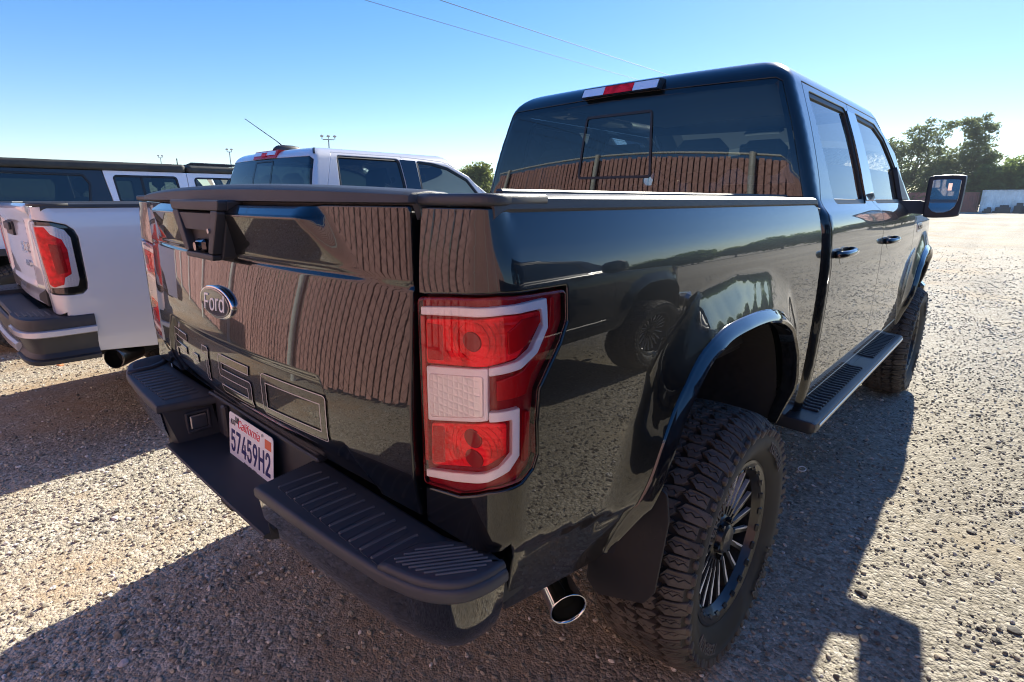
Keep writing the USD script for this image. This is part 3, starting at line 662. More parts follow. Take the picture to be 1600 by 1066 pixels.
def flare_mesh(B, S, arch, w=.075, lip=.048, sfun=lambda y: y):
    """arch trim swept along the open lower arch polyline (y, z)"""
    c = smooth_ring(arch, 3, False)
    t = np.gradient(c, axis=0); t /= np.linalg.norm(t, axis=1, keepdims=True); o = np.stack([-t[:, 1], t[:, 0]], 1)
    if (o[len(o) // 2, 1]) < 0: o = -o
    prof = [(w, -.010), (w, .002), (w - .006, .006), (w * .72, lip * .42), (w * .42, lip * .82), (w * .2, lip * .97), (.006, lip), (-.002, lip - .006), (-.004, lip - .016), (-.004, -.03)]
    G = []; L_ = np.r_[0, np.cumsum(np.linalg.norm(np.diff(c, axis=0), axis=1))]; L_ /= L_[-1]; tp = np.clip(np.minimum(L_, 1 - L_) / .09, 0, 1) ** .6; tp = (.12 + .88 * tp)
    for r, h in prof:
        q = c + o * (r * tp)[:, None]
        P = S(np.stack([sfun(q[:, 0]), q[:, 1]], 1)); P0 = S(np.stack([sfun((c + o * (w * tp)[:, None])[:, 0]), (c + o * (w * tp)[:, None])[:, 1]], 1))
        x = P0[:, 0] + (h * tp if h > 0 else h)
        G.append(np.stack([x, q[:, 0], q[:, 1]], 1))
    m = quadgrid(A(G)); m.fix_normals()
    k = m.triangles_center[:, 0].argmax()
    if m.face_normals[k][0] < 0: m.faces = m.faces[:, ::-1]
    return m

# ---- wheels (axis along x, outside = +x)
def tread_blocks(R, W):
    N = 29; pitch = 2 * PI / N; ms = []
    def block(pts, h0, h1, sub=2):
        g = Polygon(pts); b = g.bounds; cx = (b[0] + b[2]) / 2; yy = np.linspace(b[1] - .01, b[3] + .01, 9)
        zz = LineString([(cx + (.0045 if k % 2 else -.0045), y) for k, y in enumerate(yy)]).buffer(.0011, cap_style=2, join_style=2)
        return cat([piece(A(q.exterior.coords)[:-1], h0, h1, sub) for q in polys(g.difference(zz)) if q.area > 4e-5])
    def piece(pts, h0, h1, sub=2):
        p = ccw(A(pts, float)); top = offset_ring(p, .0016)
        rows = []
        for ring, h in ((p, h0), (p, h1 - .002), (top, h1)):
            rows.append((ring, h))
        V = []
        for ring, h in rows:
            ring = np.asarray(ring); q = []
            for a, b in zip(ring, np.roll(ring, -1, 0)):
                q += [a * (1 - k / sub) + b * k / sub for k in range(sub)]
            q = A(q); th = q[:, 0] / R; v = q[:, 1]
            drop = .030 * np.clip((np.abs(v) - W * .30) / (W * .2), 0, 2) ** 2 + .004 * (v / (W * .3)) ** 2
            r = R - drop - (1 - h)
            V.append(np.stack([v, -r * np.sin(th), r * np.cos(th)], 1))
        G = A(V); m = quadgrid(G, False, True); c = fan(G[-1]); m = cat([m, c]); return m
    C = 2 * PI * R / N
    proto = []
    h0, h1 = .977, 1.0
    w = W / 2
    for sgn in (1, -1):
        o = 0 if sgn > 0 else C * .5
        F = lambda pts, dx=0: [((x * C + o + dx) * 1.0, sgn * y) for x, y in pts]
        proto.append(block(F([(.04, w * .62), (.30, w * .50), (.40, w * .60), (.52, w * .68), (.52, w * 1.0), (.04, w * 1.0)]), h0, h1))
        proto.append(block(F([(.58, w * .74), (.60, w * .60), (.80, w * .50), (.97, w * .66), (.97, w * .92), (.58, w * .92)]), h0, h1))
        proto.append(block(F([(.10, w * .22), (.34, w * .12), (.46, w * .24), (.62, w * .30), (.56, w * .44), (.38, w * .52), (.24, w * .44), (.06, w * .52)]), h0, h1))
        proto.append(block(F([(.68, w * .26), (.78, w * .10), (.98, w * .14), (1.04, w * .30), (.98, w * .40), (.84, w * .44), (.66, w * .54), (.62, w * .46)]), h0, h1))
    proto.append(block([(C * .00, -w * .14), (C * .20, -w * .08), (C * .40, -w * .14), (C * .52, w * .02), (C * .40, w * .13), (C * .22, w * .06), (C * .08, w * .12)], h0, h1))
    proto.append(block([(C * .56, -w * .08), (C * .78, -w * .13), (C * .96, -w * .04), (C * .90, w * .12), (C * .72, w * .06), (C * .58, w * .13)], h0, h1))
    one = cat(proto)
    return cat([tf(one, rot(pitch * k, [1, 0, 0])) for k in range(N)])

def side_lugs(R, W):
    """lugs that run over the shoulder down the sidewall"""
    N = 29; ms = []
    for k in range(N):
        for sgn in (1, -1):
            for j, (wd, ln) in enumerate([(.030, .048), (.022, .030)]):
                b = rbox((.016, wd, ln), (sgn * (W / 2 - .003), 0, R - .042 - ln / 2), .004, rot(.28 * sgn, [0, 1, 0]))
                ms.append(tf(b, rot(2 * PI * (k + .25 + .5 * j) / N, [1, 0, 0])))
    return cat(ms)

def make_wheel(parent, name, R=.444, W=.318, rimR=.280, label=None):
    w = group_part(parent, name, (0, 0, 0), 0, label)
    c = R - .022; h = W / 2
    prof = [(h - .045, rimR - .006), (h - .028, rimR + .004), (h - .012, rimR + .028), (h + .002, rimR + .055), (h + .006, rimR + .080), (h + .002, rimR + .098), (h - .005, rimR + .104), (h - .003, R - .050), (h - .014, R - .034), (h * .70, c - .003), (h * .35, c + .001), (0, c + .002)]
    prof = prof + [(-x, r) for x, r in prof[-2::-1]]
    obj(w, 'tyre', lathe(prof, 120), RUBBER, 40)
    custom(stage.GetPrimAtPath(obj(w, 'tread_block', tread_blocks(R, W), RUBBERD, False)), kind='stuff')
    custom(stage.GetPrimAtPath(obj(w, 'shoulder_lug', side_lugs(R, W), RUBBERD, False)), kind='stuff')
    for k, (rad, tx) in enumerate([(rimR + .062, 'TERRAIN')] * 4):
        m = text_on(tx, .034, True, .003); L = m.extents[0]; v = m.vertices
        th = (v[:, 0] - L / 2) / rad; rr_ = rad + v[:, 1] - .018
        m.vertices = np.stack([h + .0035 + v[:, 2], -rr_ * np.sin(-th), rr_ * np.cos(th)], 1)
        m.fix_normals()
        custom(stage.GetPrimAtPath(obj(w, 'sidewall_lettering', tf(m, rot(-.75 + PI / 2 * k, [1, 0, 0])), RUBBERD, False)), kind='stuff')
    # rim: lip, barrel
    obj(w, 'rim', lathe([(h - .047, rimR - .012), (h - .035, rimR + .004), (h - .026, rimR + .002), (h - .024, rimR - .008), (h - .032, rimR - .026), (h - .060, rimR - .040), (h - .075, rimR - .036), (-.02, rimR - .045), (-h + .04, rimR - .03), (-h + .03, rimR + .003), (-h + .05, rimR - .02), (-.02, rimR - .035), (h - .075, rimR - .028)], 96), WHEELB, 35)
    sc = []
    for k in range(24):
        a = 2 * PI * k / 24
        b = rbox((.020, .036, .020), (h - .036, 0, rimR - .022), .008)
        sc.append(tf(b, rot(a, [1, 0, 0])))
    custom(stage.GetPrimAtPath(obj(w, 'lip_scallop', cat(sc), WHEELB, 30)), kind='stuff')
    for k in range(20):
        a = 2 * PI * k / 20; xo, xi = h - .060, h - .085
        r0, r1 = .062, rimR - .034
        s = hull([(xo - .012, -.006, r0), (xo - .012, .006, r0), (xo, -.009, r1), (xo, .009, r1), (xi - .03, -.011, r0), (xi - .03, .011, r0), (xi - .02, -.013, r1), (xi - .02, .013, r1)])
        obj(w, 'spoke', tf(s, rot(a, [1, 0, 0])), WHEELB, 20)
        s2 = hull([(xo - .0095, -.0105, r0 + .045), (xo - .0125, -.0030, r0 + .045), (xo + .0022, -.0118, r1 - .014), (xo + .0012, -.0040, r1 - .014), (xo - .020, -.0105, r0 + .045), (xo - .012, -.0118, r1 - .014)])
        obj(w, 'milled_edge', tf(s2, rot(a, [1, 0, 0])), MILLED, False)
    obj(w, 'hub', lathe([(h - .10, .10), (h - .072, .080), (h - .066, .072), (h - .070, .055), (h - .052, .050), (h - .046, .043), (h - .044, .0)], 40), WHEELB, 30)
    for k in range(6):
        a = 2 * PI * (k + .5) / 6
        obj(w, 'lug_nut', mv(tf(trimesh.creation.cylinder(.010, .03, sections=6), rot(PI / 2, [0, 1, 0])), h - .066, .064 * math.sin(a), .064 * math.cos(a)), GLOSSB, False)
    obj(w, 'brake_disc', lathe([(-.005, .06), (-.005, .175), (.018, .175), (.018, .06)], 48), SATIN, 30)
    return w

def seat(parent, x, y, z, w=.5, back=.66, head=True, nhead=1):
    obj(parent, 'seat', cat([rbox((w, .50, .18), (x, y, z), .05), rbox((w * .95, .14, back), (x, y - .25, z + back / 2 + .06), .05, rot(.17, [1, 0, 0]))]), SEATM)
    for k in range(nhead):
        hx = x + (k - (nhead - 1) / 2) * w / max(nhead, 1) * .95
        obj(parent, 'headrest', cat([rbox((.25, .11, .19), (hx, y - .29, z + back + .20), .045), rbox((.10, .02, .14), (hx, y - .29, z + back + .07), .006)]), SEATM)

def pickup(C):
    """a crew cab pickup from its measures; F = the fully detailed black one"""
    F = C.get('full', False); B = C['B']; paint = C['paint']
    T = thing('pickup_truck', C['label'], 'pickup truck', C['loc'], C.get('rz', 0), C.get('group'))
    belt, zt, rail, yb = B.belt, B.zt, C['rail'], C['yb']
    # --- bed sides
    lamp = Polygon(C['lamp'])
    archp = [Polygon(list(a) + [(a[-1][0], .3), (a[0][0], .3)]) for a in C['arch']]
    side = Polygon([(.0, C['zb']), (B.L1 + .06, C['zb']), (B.L1 + B.L2 - .035, C['zb'] + .012), (B.sy(B.yr + .050), C['zb'] - .02), (B.sy(B.yr + .058), C['zb2']), (B.sy(C['arch'][0][0][0] - .03), C['zb3']), (B.sy(yb), C['zb3']), (B.sy(yb), rail), (0, rail)])
    aS = affinity.translate(Polygon([(B.sy(p[0]), p[1]) for p in list(archp[0].exterior.coords)[:-1]]), 0, 0)
    bs = panel(side.difference(lamp.buffer(.004)).difference(aS), B.bed, .022, .005, .02)
    obj(T, 'bed_side', bs, paint); obj(T, 'bed_side', mirror(bs), paint)
    # --- tailgate
    xt = B.xg - .010
    tg = panel(sbox(-xt, C['tgz0'], xt, C['tgz1']), C['tail'], C.get('tgh', .02), .006, .03)
    TG = obj(T, 'tailgate', tg, paint)
    obj(T, 'tailgate_core', rbox((2 * xt - .02, .04, C['tgz1'] - C['tgz0'] - .02), (0, B.yr + .02, (C['tgz0'] + C['tgz1']) / 2), .005), UNDER)
    # --- bed inside
    xi = B.xmax - .16
    obj(T, 'bed_liner', cat([rbox((2 * xi, yb - B.yr - .1, .03), (0, (yb + B.yr) / 2, rail - .53), .005), rbox((.03, yb - B.yr - .06, .50), (xi, (yb + B.yr) / 2, rail - .27), .005), rbox((.03, yb - B.yr - .06, .50), (-xi, (yb + B.yr) / 2, rail - .27), .005), rbox((2 * xi, .03, .50), (0, yb - .05, rail - .27), .005)]), UNDER)
    for s in (1, -1):
        xo = float(B.bed(A([[B.sy(0.3), rail - .012]]))[0, 0])
        prof = [(xo + .004, rail - .004), (xo + .002, rail + .012), (xo - .008, rail + .018), (xo - .05, rail + .021), (xo - .075, rail + .018), (xo - .085, rail + .004), (xo - .085, rail - .02), (xo - .01, rail - .02)]
        ys = [B.yr + .03, B.yr + .045, B.yr + .06, yb - .03, yb - .012, yb - .004]; dz = [-.012, -.004, 0, 0, -.004, -.012]
        rings = [[(p[0] * s, y, p[1] + d) for p in prof] for y, d in zip(ys, dz)]
        obj(T, 'bed_rail_cap', loft(rings), PLASTIC, 25)
        sq = np.r_[np.linspace(.002, B.L1, 5), np.linspace(B.L1 + .012, B.L1 + B.L2, 8), B.sy(B.yr + .16)]
        cq = B.bed(np.stack([sq, np.full(len(sq), rail - .008)], 1)); _, _, nq = deriv(B.bed, np.stack([sq, np.full(len(sq), rail - .008)], 1)); cq = cq + nq * A([.006, .006, 0])
        rq = np.vstack([cq[:, :2], [(cq[-1, 0] - .08, cq[-1, 1]), (cq[0, 0], cq[0, 1] + .10)]])
        cc_ = slab(rq, rail + .001, rail + .0205, .007, 3); obj(T, 'rail_corner_cap', cc_ if s > 0 else mirror(cc_), PLASTIC, 30)
    if F:
        w = xi + .045
        rows = [(-w, rail - .010), (-w, rail + .018), (-w + .012, rail + .022), (-w + .055, rail + .022), (-w + .062, rail + .015)]
        prof = rows + [(-w + .3, rail + .012), (0, rail + .014), (w - .3, rail + .012)] + [(-a, b) for a, b in rows[::-1]]
        obj(T, 'tonneau_cover', loft([[(a, y, b) for a, b in prof] for y in (B.yr + .115, B.yr + .13, yb - .04, yb - .02)]), TONNEAU, 25)
        for s in (1, -1): obj(T, 'cover_rail', rbox((.018, yb - B.yr - .2, .012), (s * (w - .035), (yb + B.yr) / 2 + .05, rail + .024), .004), PLASTIC)
    # --- cab
    Sc = B.cab
    rd, fd = Polygon(C['rdoor']), Polygon(C['fdoor']); rw, fw = rpoly(C['rwin'], .03), rpoly(C['fwin'], .03)
    yA, yAb = C['ap_top'], C['ap_bot']
    shell = Polygon([(B.sc, .70 if not F else 1.0), (B.s0 - .02, C['zs']), (yAb - .10, C['zs']), (yAb - .1, belt - .03), (yAb, belt + .01), (yA + .02, zt + .01), (yA - .06, B.vmax), (B.sc, B.vmax)])
    rg = Polygon(C['rglass'])
    doors = shapely.union_all([rd, fd])
    sh = panel(shell.difference(doors.buffer(.0025, join_style=2)).difference(rg.buffer(.002)), Sc, .03, .003, .03)
    obj(T, 'cab_shell', both(sh), paint)
    for p, wn, nm in ((rd, rw, 'rear_door'), (fd, fw, 'front_door')):
        for f_ in (lambda m: m, mirror):
            obj(T, nm, f_(panel(p.difference(wn.buffer(.012)), Sc, .028, .004, .03)), paint)
            obj(T, 'window_seal', f_(panel(wn.buffer(.0125).difference(wn.buffer(-.010)), Sc, .02, .003, .012, -.006)), SEAL)
            obj(T, 'side_window', f_(panel(wn.buffer(-.002), Sc, .04, 0, 0, -.014, False)), C['sglass'])
    bp_ = [(p[0], p[1]) for p in C['bpill']]
    for f_ in (lambda m: m, mirror): obj(T, 'pillar_trim', f_(panel(Polygon(bp_), Sc, .03, .002, .004, .0045)), GLOSSB)
    half = sbox(B.sc, 0, 9, 9); ext = shapely.union_all([rg, sbox(B.sc - .1, rg.bounds[1], B.sc + .01, rg.bounds[3] - .001)])
    obj(T, 'rear_window', both(panel(ext.intersection(half), Sc, .05, 0, 0, -.003, False)), C['rglassm'])
    band = ext.buffer(-.001).difference(ext.buffer(-.022, join_style=2)).intersection(half)
    obj(T, 'rear_window_band', both(panel(band, Sc, .03, 0, 0, -.0045, False)), SEAL)
    sl = C['slider']; q = sbox(B.sc - .05, sl[1], B.sc + sl[0], sl[2]).buffer(-.02).buffer(.02)
    fr = q.difference(q.buffer(-.012)).intersection(sbox(B.sc, 0, 9, 9))
    obj(T, 'slider_frame', both(panel(fr, Sc, .02, 0, 0, .0015, False)), SEAL)
    # --- roof
    ss = np.r_[np.linspace(B.sc, B.s0, 30), np.linspace(B.s0 + .03, yA - .06, 24)]
    ring = Sc(np.stack([ss, np.full(len(ss), B.vmax)], 1)); ring[0, 0] = 0
    rp = Polygon(np.vstack([ring[:, :2], (ring[::-1, :2] * A([-1, 1]))[:-1]]))
    zr = float(ring[-1, 2]); rp = rp.buffer(0); xr = ring[:, 0].max(); yrr = ring[0, 1]
    Sr = lambda u: np.stack([u[:, 0], u[:, 1], zr + .022 * np.clip(1 - (u[:, 0] / xr) ** 2, 0, 1) * sstep(u[:, 1], yrr - .05, yrr + .55)], 1)
    obj(T, 'roof', panel(rp, Sr, .06, 0, 0, 0, False), paint)
    obj(T, 'headliner', panel(rp.buffer(-.03), lambda u: Sr(u) - A([0, 0, .05]), .15, 0, 0, 0, False), DASHM)
    # --- windscreen
    tt = np.linspace(0, 1, 12); pil = np.stack([yAb + (yA - yAb) * tt + .02, belt + (zt + .02 - belt) * tt], 1)
    E_ = Sc(pil); ww = np.linspace(-1, 1, 17)
    G = np.stack([E_[:, None, 0] * ww, E_[:, None, 1] + .16 * (1 - ww ** 2), np.repeat(E_[:, None, 2], 17, 1)], -1)
    obj(T, 'windscreen', quadgrid(G), GLASS_SCREEN, True)
    Etop = Sc(np.stack([np.linspace(yA + .02, yA - .06, 5), np.linspace(zt + .02, B.vmax, 5)], 1))
    G = np.stack([Etop[:, None, 0] * ww, Etop[:, None, 1] + .16 * (1 - ww ** 2) * np.linspace(1, .0, 5)[:, None], Etop[:, None, 2] + .022 * (1 - ww ** 2) * np.linspace(0, 1, 5)[:, None]], -1)
    obj(T, 'roof_front_edge', quadgrid(G), paint, True)
    # --- front fenders, bonnet, nose
    ns = B.nose; hz_ = C['hood']
    fen = Polygon([(C['fdoor'][1][0] + .005, C['zs']), (ns - .02, C['zs']), (ns - .02, hz_ - .08), (ns - .4, hz_), (C['fdoor'][1][0] + .005, belt - .06)])
    fm = panel(fen.difference(archp[1]), Sc, .035, .005, .03)
    obj(T, 'front_fender', fm, paint); obj(T, 'front_fender', mirror(fm), paint)
    yy = np.linspace(yAb - .12, ns, 16)
    E_ = Sc(np.stack([yy, np.interp(yy, [yAb, ns - .4, ns], [belt - .07, hz_, hz_ - .09])], 1))
    G = np.stack([E_[:, None, 0] * ww * .995, E_[:, None, 1] + .05 * (1 - ww ** 2) * (np.linspace(0, 1, 16)[:, None] > .6), E_[:, None, 2] + .045 * (1 - ww ** 4)], -1)
    obj(T, 'bonnet', quadgrid(G), paint, True)
    xf = float(E_[-1, 0])
    obj(T, 'front_panel', rbox((2 * xf, .12, .62), (0, ns - .06, hz_ - .42), .05), paint)
    obj(T, 'grille', cat([rbox((1.15, .05, .36), (0, ns + .01, hz_ - .30), .03)] + [rbox((1.05, .03, .045), (0, ns + .04, hz_ - .42 + .12 * k), .01) for k in range(3)]), GLOSSB)
    for s in (1, -1):
        obj(T, 'headlamp', rbox((.30, .16, .24), (s * (xf - .14), ns - .02, hz_ - .27), .04), WHITEL)
        obj(T, 'tow_hook', rbox((.05, .1, .08), (s * .4, ns + .22, C['zs']), .015), UNDER)
    obj(T, 'front_bumper', rbox((2 * B.xmax - .06, .22, .24), (0, ns + .09, C['zs'] + .10), .06), C.get('bump', GLOSSB))
    # --- underbody
    obj(T, 'frame_rail', rbox((.09, ns - B.yr - .3, .16), (.42, (ns + B.yr) / 2, C['zs'] + .02), .01), UNDER)
    obj(T, 'frame_rail', rbox((.09, ns - B.yr - .3, .16), (-.42, (ns + B.yr) / 2, C['zs'] + .02), .01), UNDER)
    obj(T, 'floor_pan', cat([rbox((2 * B.xmax - .16, C['fdoor'][1][0] - yb + .1, .06), (0, (C['fdoor'][1][0] + yb) / 2, C['zs'] + .08), .01), rbox((2 * B.xmax - .7, yb - B.yr - .1, .05), (0, (yb + B.yr) / 2, rail - .57), .01)]), UNDER)
    R = C['R']; wb = C['wb']
    obj(T, 'rear_axle', cat([tf(trimesh.creation.cylinder(.045, 1.5, sections=16), M4([(0, 0, 1), (0, 1, 0), (-1, 0, 0)], (0, 0, R))), mv(trimesh.creation.icosphere(2, .16), 0, 0, R)]), UNDER)
    for s in (1, -1):
        obj(T, 'leaf_spring', tube([(s * .52, -.62, C['zs'] + .05), (s * .52, 0, R + .09), (s * .52, .66, C['zs'] + .02)], .03, 6), UNDER)
        obj(T, 'shock_absorber', tube([(s * .46, -.10, R - .05), (s * .40, -.26, R + .42)], [.035, .03], 10), UNDER)
    for k, yc in enumerate((0, wb)):
        a = A(C['arch'][k]); c = smooth_ring(a, 3, False)
        for s in (1, -1):
            xo = B.xmax - .03
            G = A([np.stack([np.full(len(c), s * x), c[:, 0] * 1.0, c[:, 1] + .012], 1) for x in (xo, xo - .22, xo - .46)])
            m = quadgrid(G); w_ = fan(np.vstack([G[-1], [[s * (xo - .46), a[-1][0], .62], [s * (xo - .46), a[0][0], .62]]]))
            obj(T, 'wheel_arch_liner', cat([m, w_]), UNDER, True)
    # --- cabin
    if C.get('cabin', True):
        fl = C['zs'] + .12
        obj(T, 'dashboard', cat([rbox((1.5, .42, .30), (0, yAb - .42, belt - .16), .08), rbox((.34, .8, .35), (0, yAb - 1.0, belt - .50), .05)]), DASHM)
        sx = .40
        for s in (-1, 1): seat(T, s * sx, C['yseat'], belt - .62, .52)
        seat(T, 0, C['yseat2'], belt - .60, 1.30, .58, True, 3)
        a = np.linspace(0, 2 * PI, 25); obj(T, 'steering_wheel', tube(np.stack([-.40 + .18 * np.cos(a), C['yseat'] + .55 + .05 * np.sin(a), belt - .12 + .17 * np.sin(a)], 1), .015, 8, False), DASHM, True)
        obj(T, 'rear_view_mirror', rbox((.26, .03, .07), (0, yA + .22, zt - .10), .015), DASHM)
        obj(T, 'cabin_floor', cat([rbox((2 * B.xmax - .2, C['fdoor'][1][0] - yb, .03), (0, (C['fdoor'][1][0] + yb) / 2, fl + .02), .005), rbox((2 * B.xmax - .14, .03, belt - fl - .05), (0, yb + .09, (belt + fl) / 2 - .05), .005)] + [rbox((.03, C['fdoor'][1][0] - yb - .1, belt - fl - .1), (s * (B.xmax - .12), (C['fdoor'][1][0] + yb) / 2, (belt + fl) / 2 - .06), .005) for s in (1, -1)]), DASHM)
    return T, B
# ---- the black truck's body
PROF = [(.50, .070), (.62, .040), (.72, .022), (.82, .012), (.92, .006), (1.05, .002), (1.18, .0), (1.28, .0008), (1.34, .0035), (1.40, .0085), (1.45, .016), (1.50, .030), (1.54, .044)]
ARCH_R = [(-.66, .70), (-.60, .82), (-.53, .98), (-.45, 1.10), (-.32, 1.185), (-.12, 1.20), (.12, 1.19), (.29, 1.135), (.40, 1.02), (.475, .86), (.50, .70)]
ARCH_F = [(y + 3.69, z) for y, z in [(-.53, .66), (-.52, .80), (-.46, .98), (-.36, 1.10), (-.18, 1.17), (0, 1.18), (.18, 1.17), (.36, 1.10), (.46, .98), (.52, .80), (.54, .66)]]
CABX = [(z, 1.010 - d) for z, d in PROF if z < 1.42] + [(1.44, .998), (1.49, .984), (1.52, .960), (1.545, .938), (1.60, .918), (1.70, .888), (1.85, .838), (1.95, .800), (2.02, .772)]
FB = Body(.992, -1.09, .785, PROF, 1.545, 2.02, CABX, [(.5, .765), (1.50, .765), (1.60, .769), (2.02, .808)], 2.12, .012, [ARCH_R, ARCH_F], .042, crease=(.955, -.235), hz=.105)
def ftail(u):
    x, z = u[:, 0], u[:, 1]; k = 1 - np.clip(np.abs(x) / .79, 0, 1.2) ** 2
    y = -1.09 - .05 * k
    zc = 1.402 + .010 * k
    ax = np.abs(x)
    lipw = 1 - sstep(ax, .50 + (1.52 - z) * .9 - .03, .50 + (1.52 - z) * .9 + .045)
    tri = np.interp(z, [zc.mean() + .008, 1.43, 1.522, 1.547], [0, .002, .036, .002])
    zz = np.abs(z - 1.522)
    y = y - np.where(z > 1.41, tri * lipw, 0)
    y = y + .0045 * np.exp(-((z - zc) / .0045) ** 2)
    q = np.clip(zc - z, 0, .30); y = y - (.17 * q - .17 * q * q) * (.45 + .55 * k) + .072 * sstep(1.05 - z, 0, .15) * (.25 + .75 * k)
    # lower pressed trapezoid
    top = 1.175; e = .49 + (top - z) * .62
    m = sstep(e - ax, -.008, .010) * sstep(top - z, -.006, .012)
    y = y + .013 * m
    return np.stack([x, y, z], 1)
GX = [(.5, .87), (.62, .90), (.75, .922), (.9, .934), (1.05, .939), (1.2, .938), (1.32, .930), (1.40, .918), (1.45, .904), (1.49, .888), (1.60, .862), (1.75, .82), (1.87, .778)]
GPROF = [(.50, .060), (.62, .034), (.75, .016), (.88, .005), (1.0, .001), (1.15, .0), (1.28, .003), (1.38, .008), (1.45, .016), (1.50, .027), (1.53, .04)]
GLOC = (-3.46, -.105, 0)
GA_R = [(y, z) for y, z in [(-.50, .62), (-.49, .80), (-.43, .96), (-.30, 1.06), (0, 1.09), (.30, 1.06), (.43, .96), (.49, .80), (.50, .62)]]
GA_F = [(y + 3.26, z) for y, z in GA_R]
GB = Body(.94, -1.09, .765, GPROF, 1.48, 1.87, GX, [(.5, .60), (1.45, .60), (1.60, .612), (1.87, .68)], 2.0, .012, [GA_R, GA_F], .018, rc=.085, hz=.088, nose=4.15, rear=[(.5, .035), (.9, .012), (1.15, .0), (1.4, -.008), (1.55, -.006)])
def gtail(u):
    x, z = u[:, 0], u[:, 1]; k = 1 - np.clip(np.abs(x) / .77, 0, 1.2) ** 2; ax = np.abs(x)
    y = -1.09 - .035 * k
    y = y - .020 * sstep(z, 1.42, 1.49) * (1 - sstep(z, 1.505, 1.53))
    pl = (1 - sstep(ax, .56, .585)) * sstep(z, 1.02, 1.05) * (1 - sstep(z, 1.40, 1.43))
    return np.stack([x, y + .012 * pl + .025 * sstep(1.04 - z, 0, .10), z], 1)
LAMP = [(-.004, 1.012), (.10, 1.030), (.168, 1.060), (.235, 1.072), (.262, 1.088), (.272, 1.110), (.268, 1.17), (.274, 1.235), (.300, 1.268), (.335, 1.310), (.355, 1.345), (.358, 1.402), (.19, 1.405), (.08, 1.395), (-.004, 1.385)]
truck = dict(full=True, B=FB, paint=BLACKP, loc=(0, 0, 0), label='black lifted pickup truck with red tail lamps and big black wheels, nearest the camera',
    rail=1.545, yb=.742, zb=.93, zb2=.764, zb3=.694, zs=.64, arch=[ARCH_R, ARCH_F], lamp=LAMP, tail=ftail, tgz0=.935, tgz1=1.5465, tgh=.0105,
    rdoor=[(.833, .735), (1.868, .735), (1.85, 1.30), (1.85, 1.50), (1.775, 1.60), (1.715, 2.035), (.925, 2.035), (.875, 1.62), (.80, 1.48), (.833, 1.30)],
    fdoor=[(1.868, .735), (2.98, .735), (2.98, 1.47), (3.02, 1.56), (2.86, 1.86), (2.42, 2.03), (1.715, 2.035), (1.775, 1.60), (1.85, 1.50), (1.85, 1.30)],
    rwin=[(1.06, 1.553), (1.655, 1.553), (1.655, 1.995), (1.006, 1.995)], fwin=[(1.90, 1.553), (2.74, 1.553), (2.74, 1.76), (2.56, 1.92), (2.36, 1.985), (1.86, 1.995)],
    bpill=[(1.665, 1.552), (1.89, 1.552), (1.85, 1.995), (1.665, 1.995)], ap_top=2.45, ap_bot=3.16,
    rglass=[(FB.sc, 1.57), (.745, 1.57), (.757, 2.018), (.735, 2.034), (FB.sc, 2.045)], slider=(.215, 1.655, 1.962), sglass=GLASS_SIDE, rglassm=GLASS_DARK,
    hood=1.40, R=.444, wb=3.69, yseat=1.95, yseat2=1.12)
T, B = pickup(truck)
S = B.bed
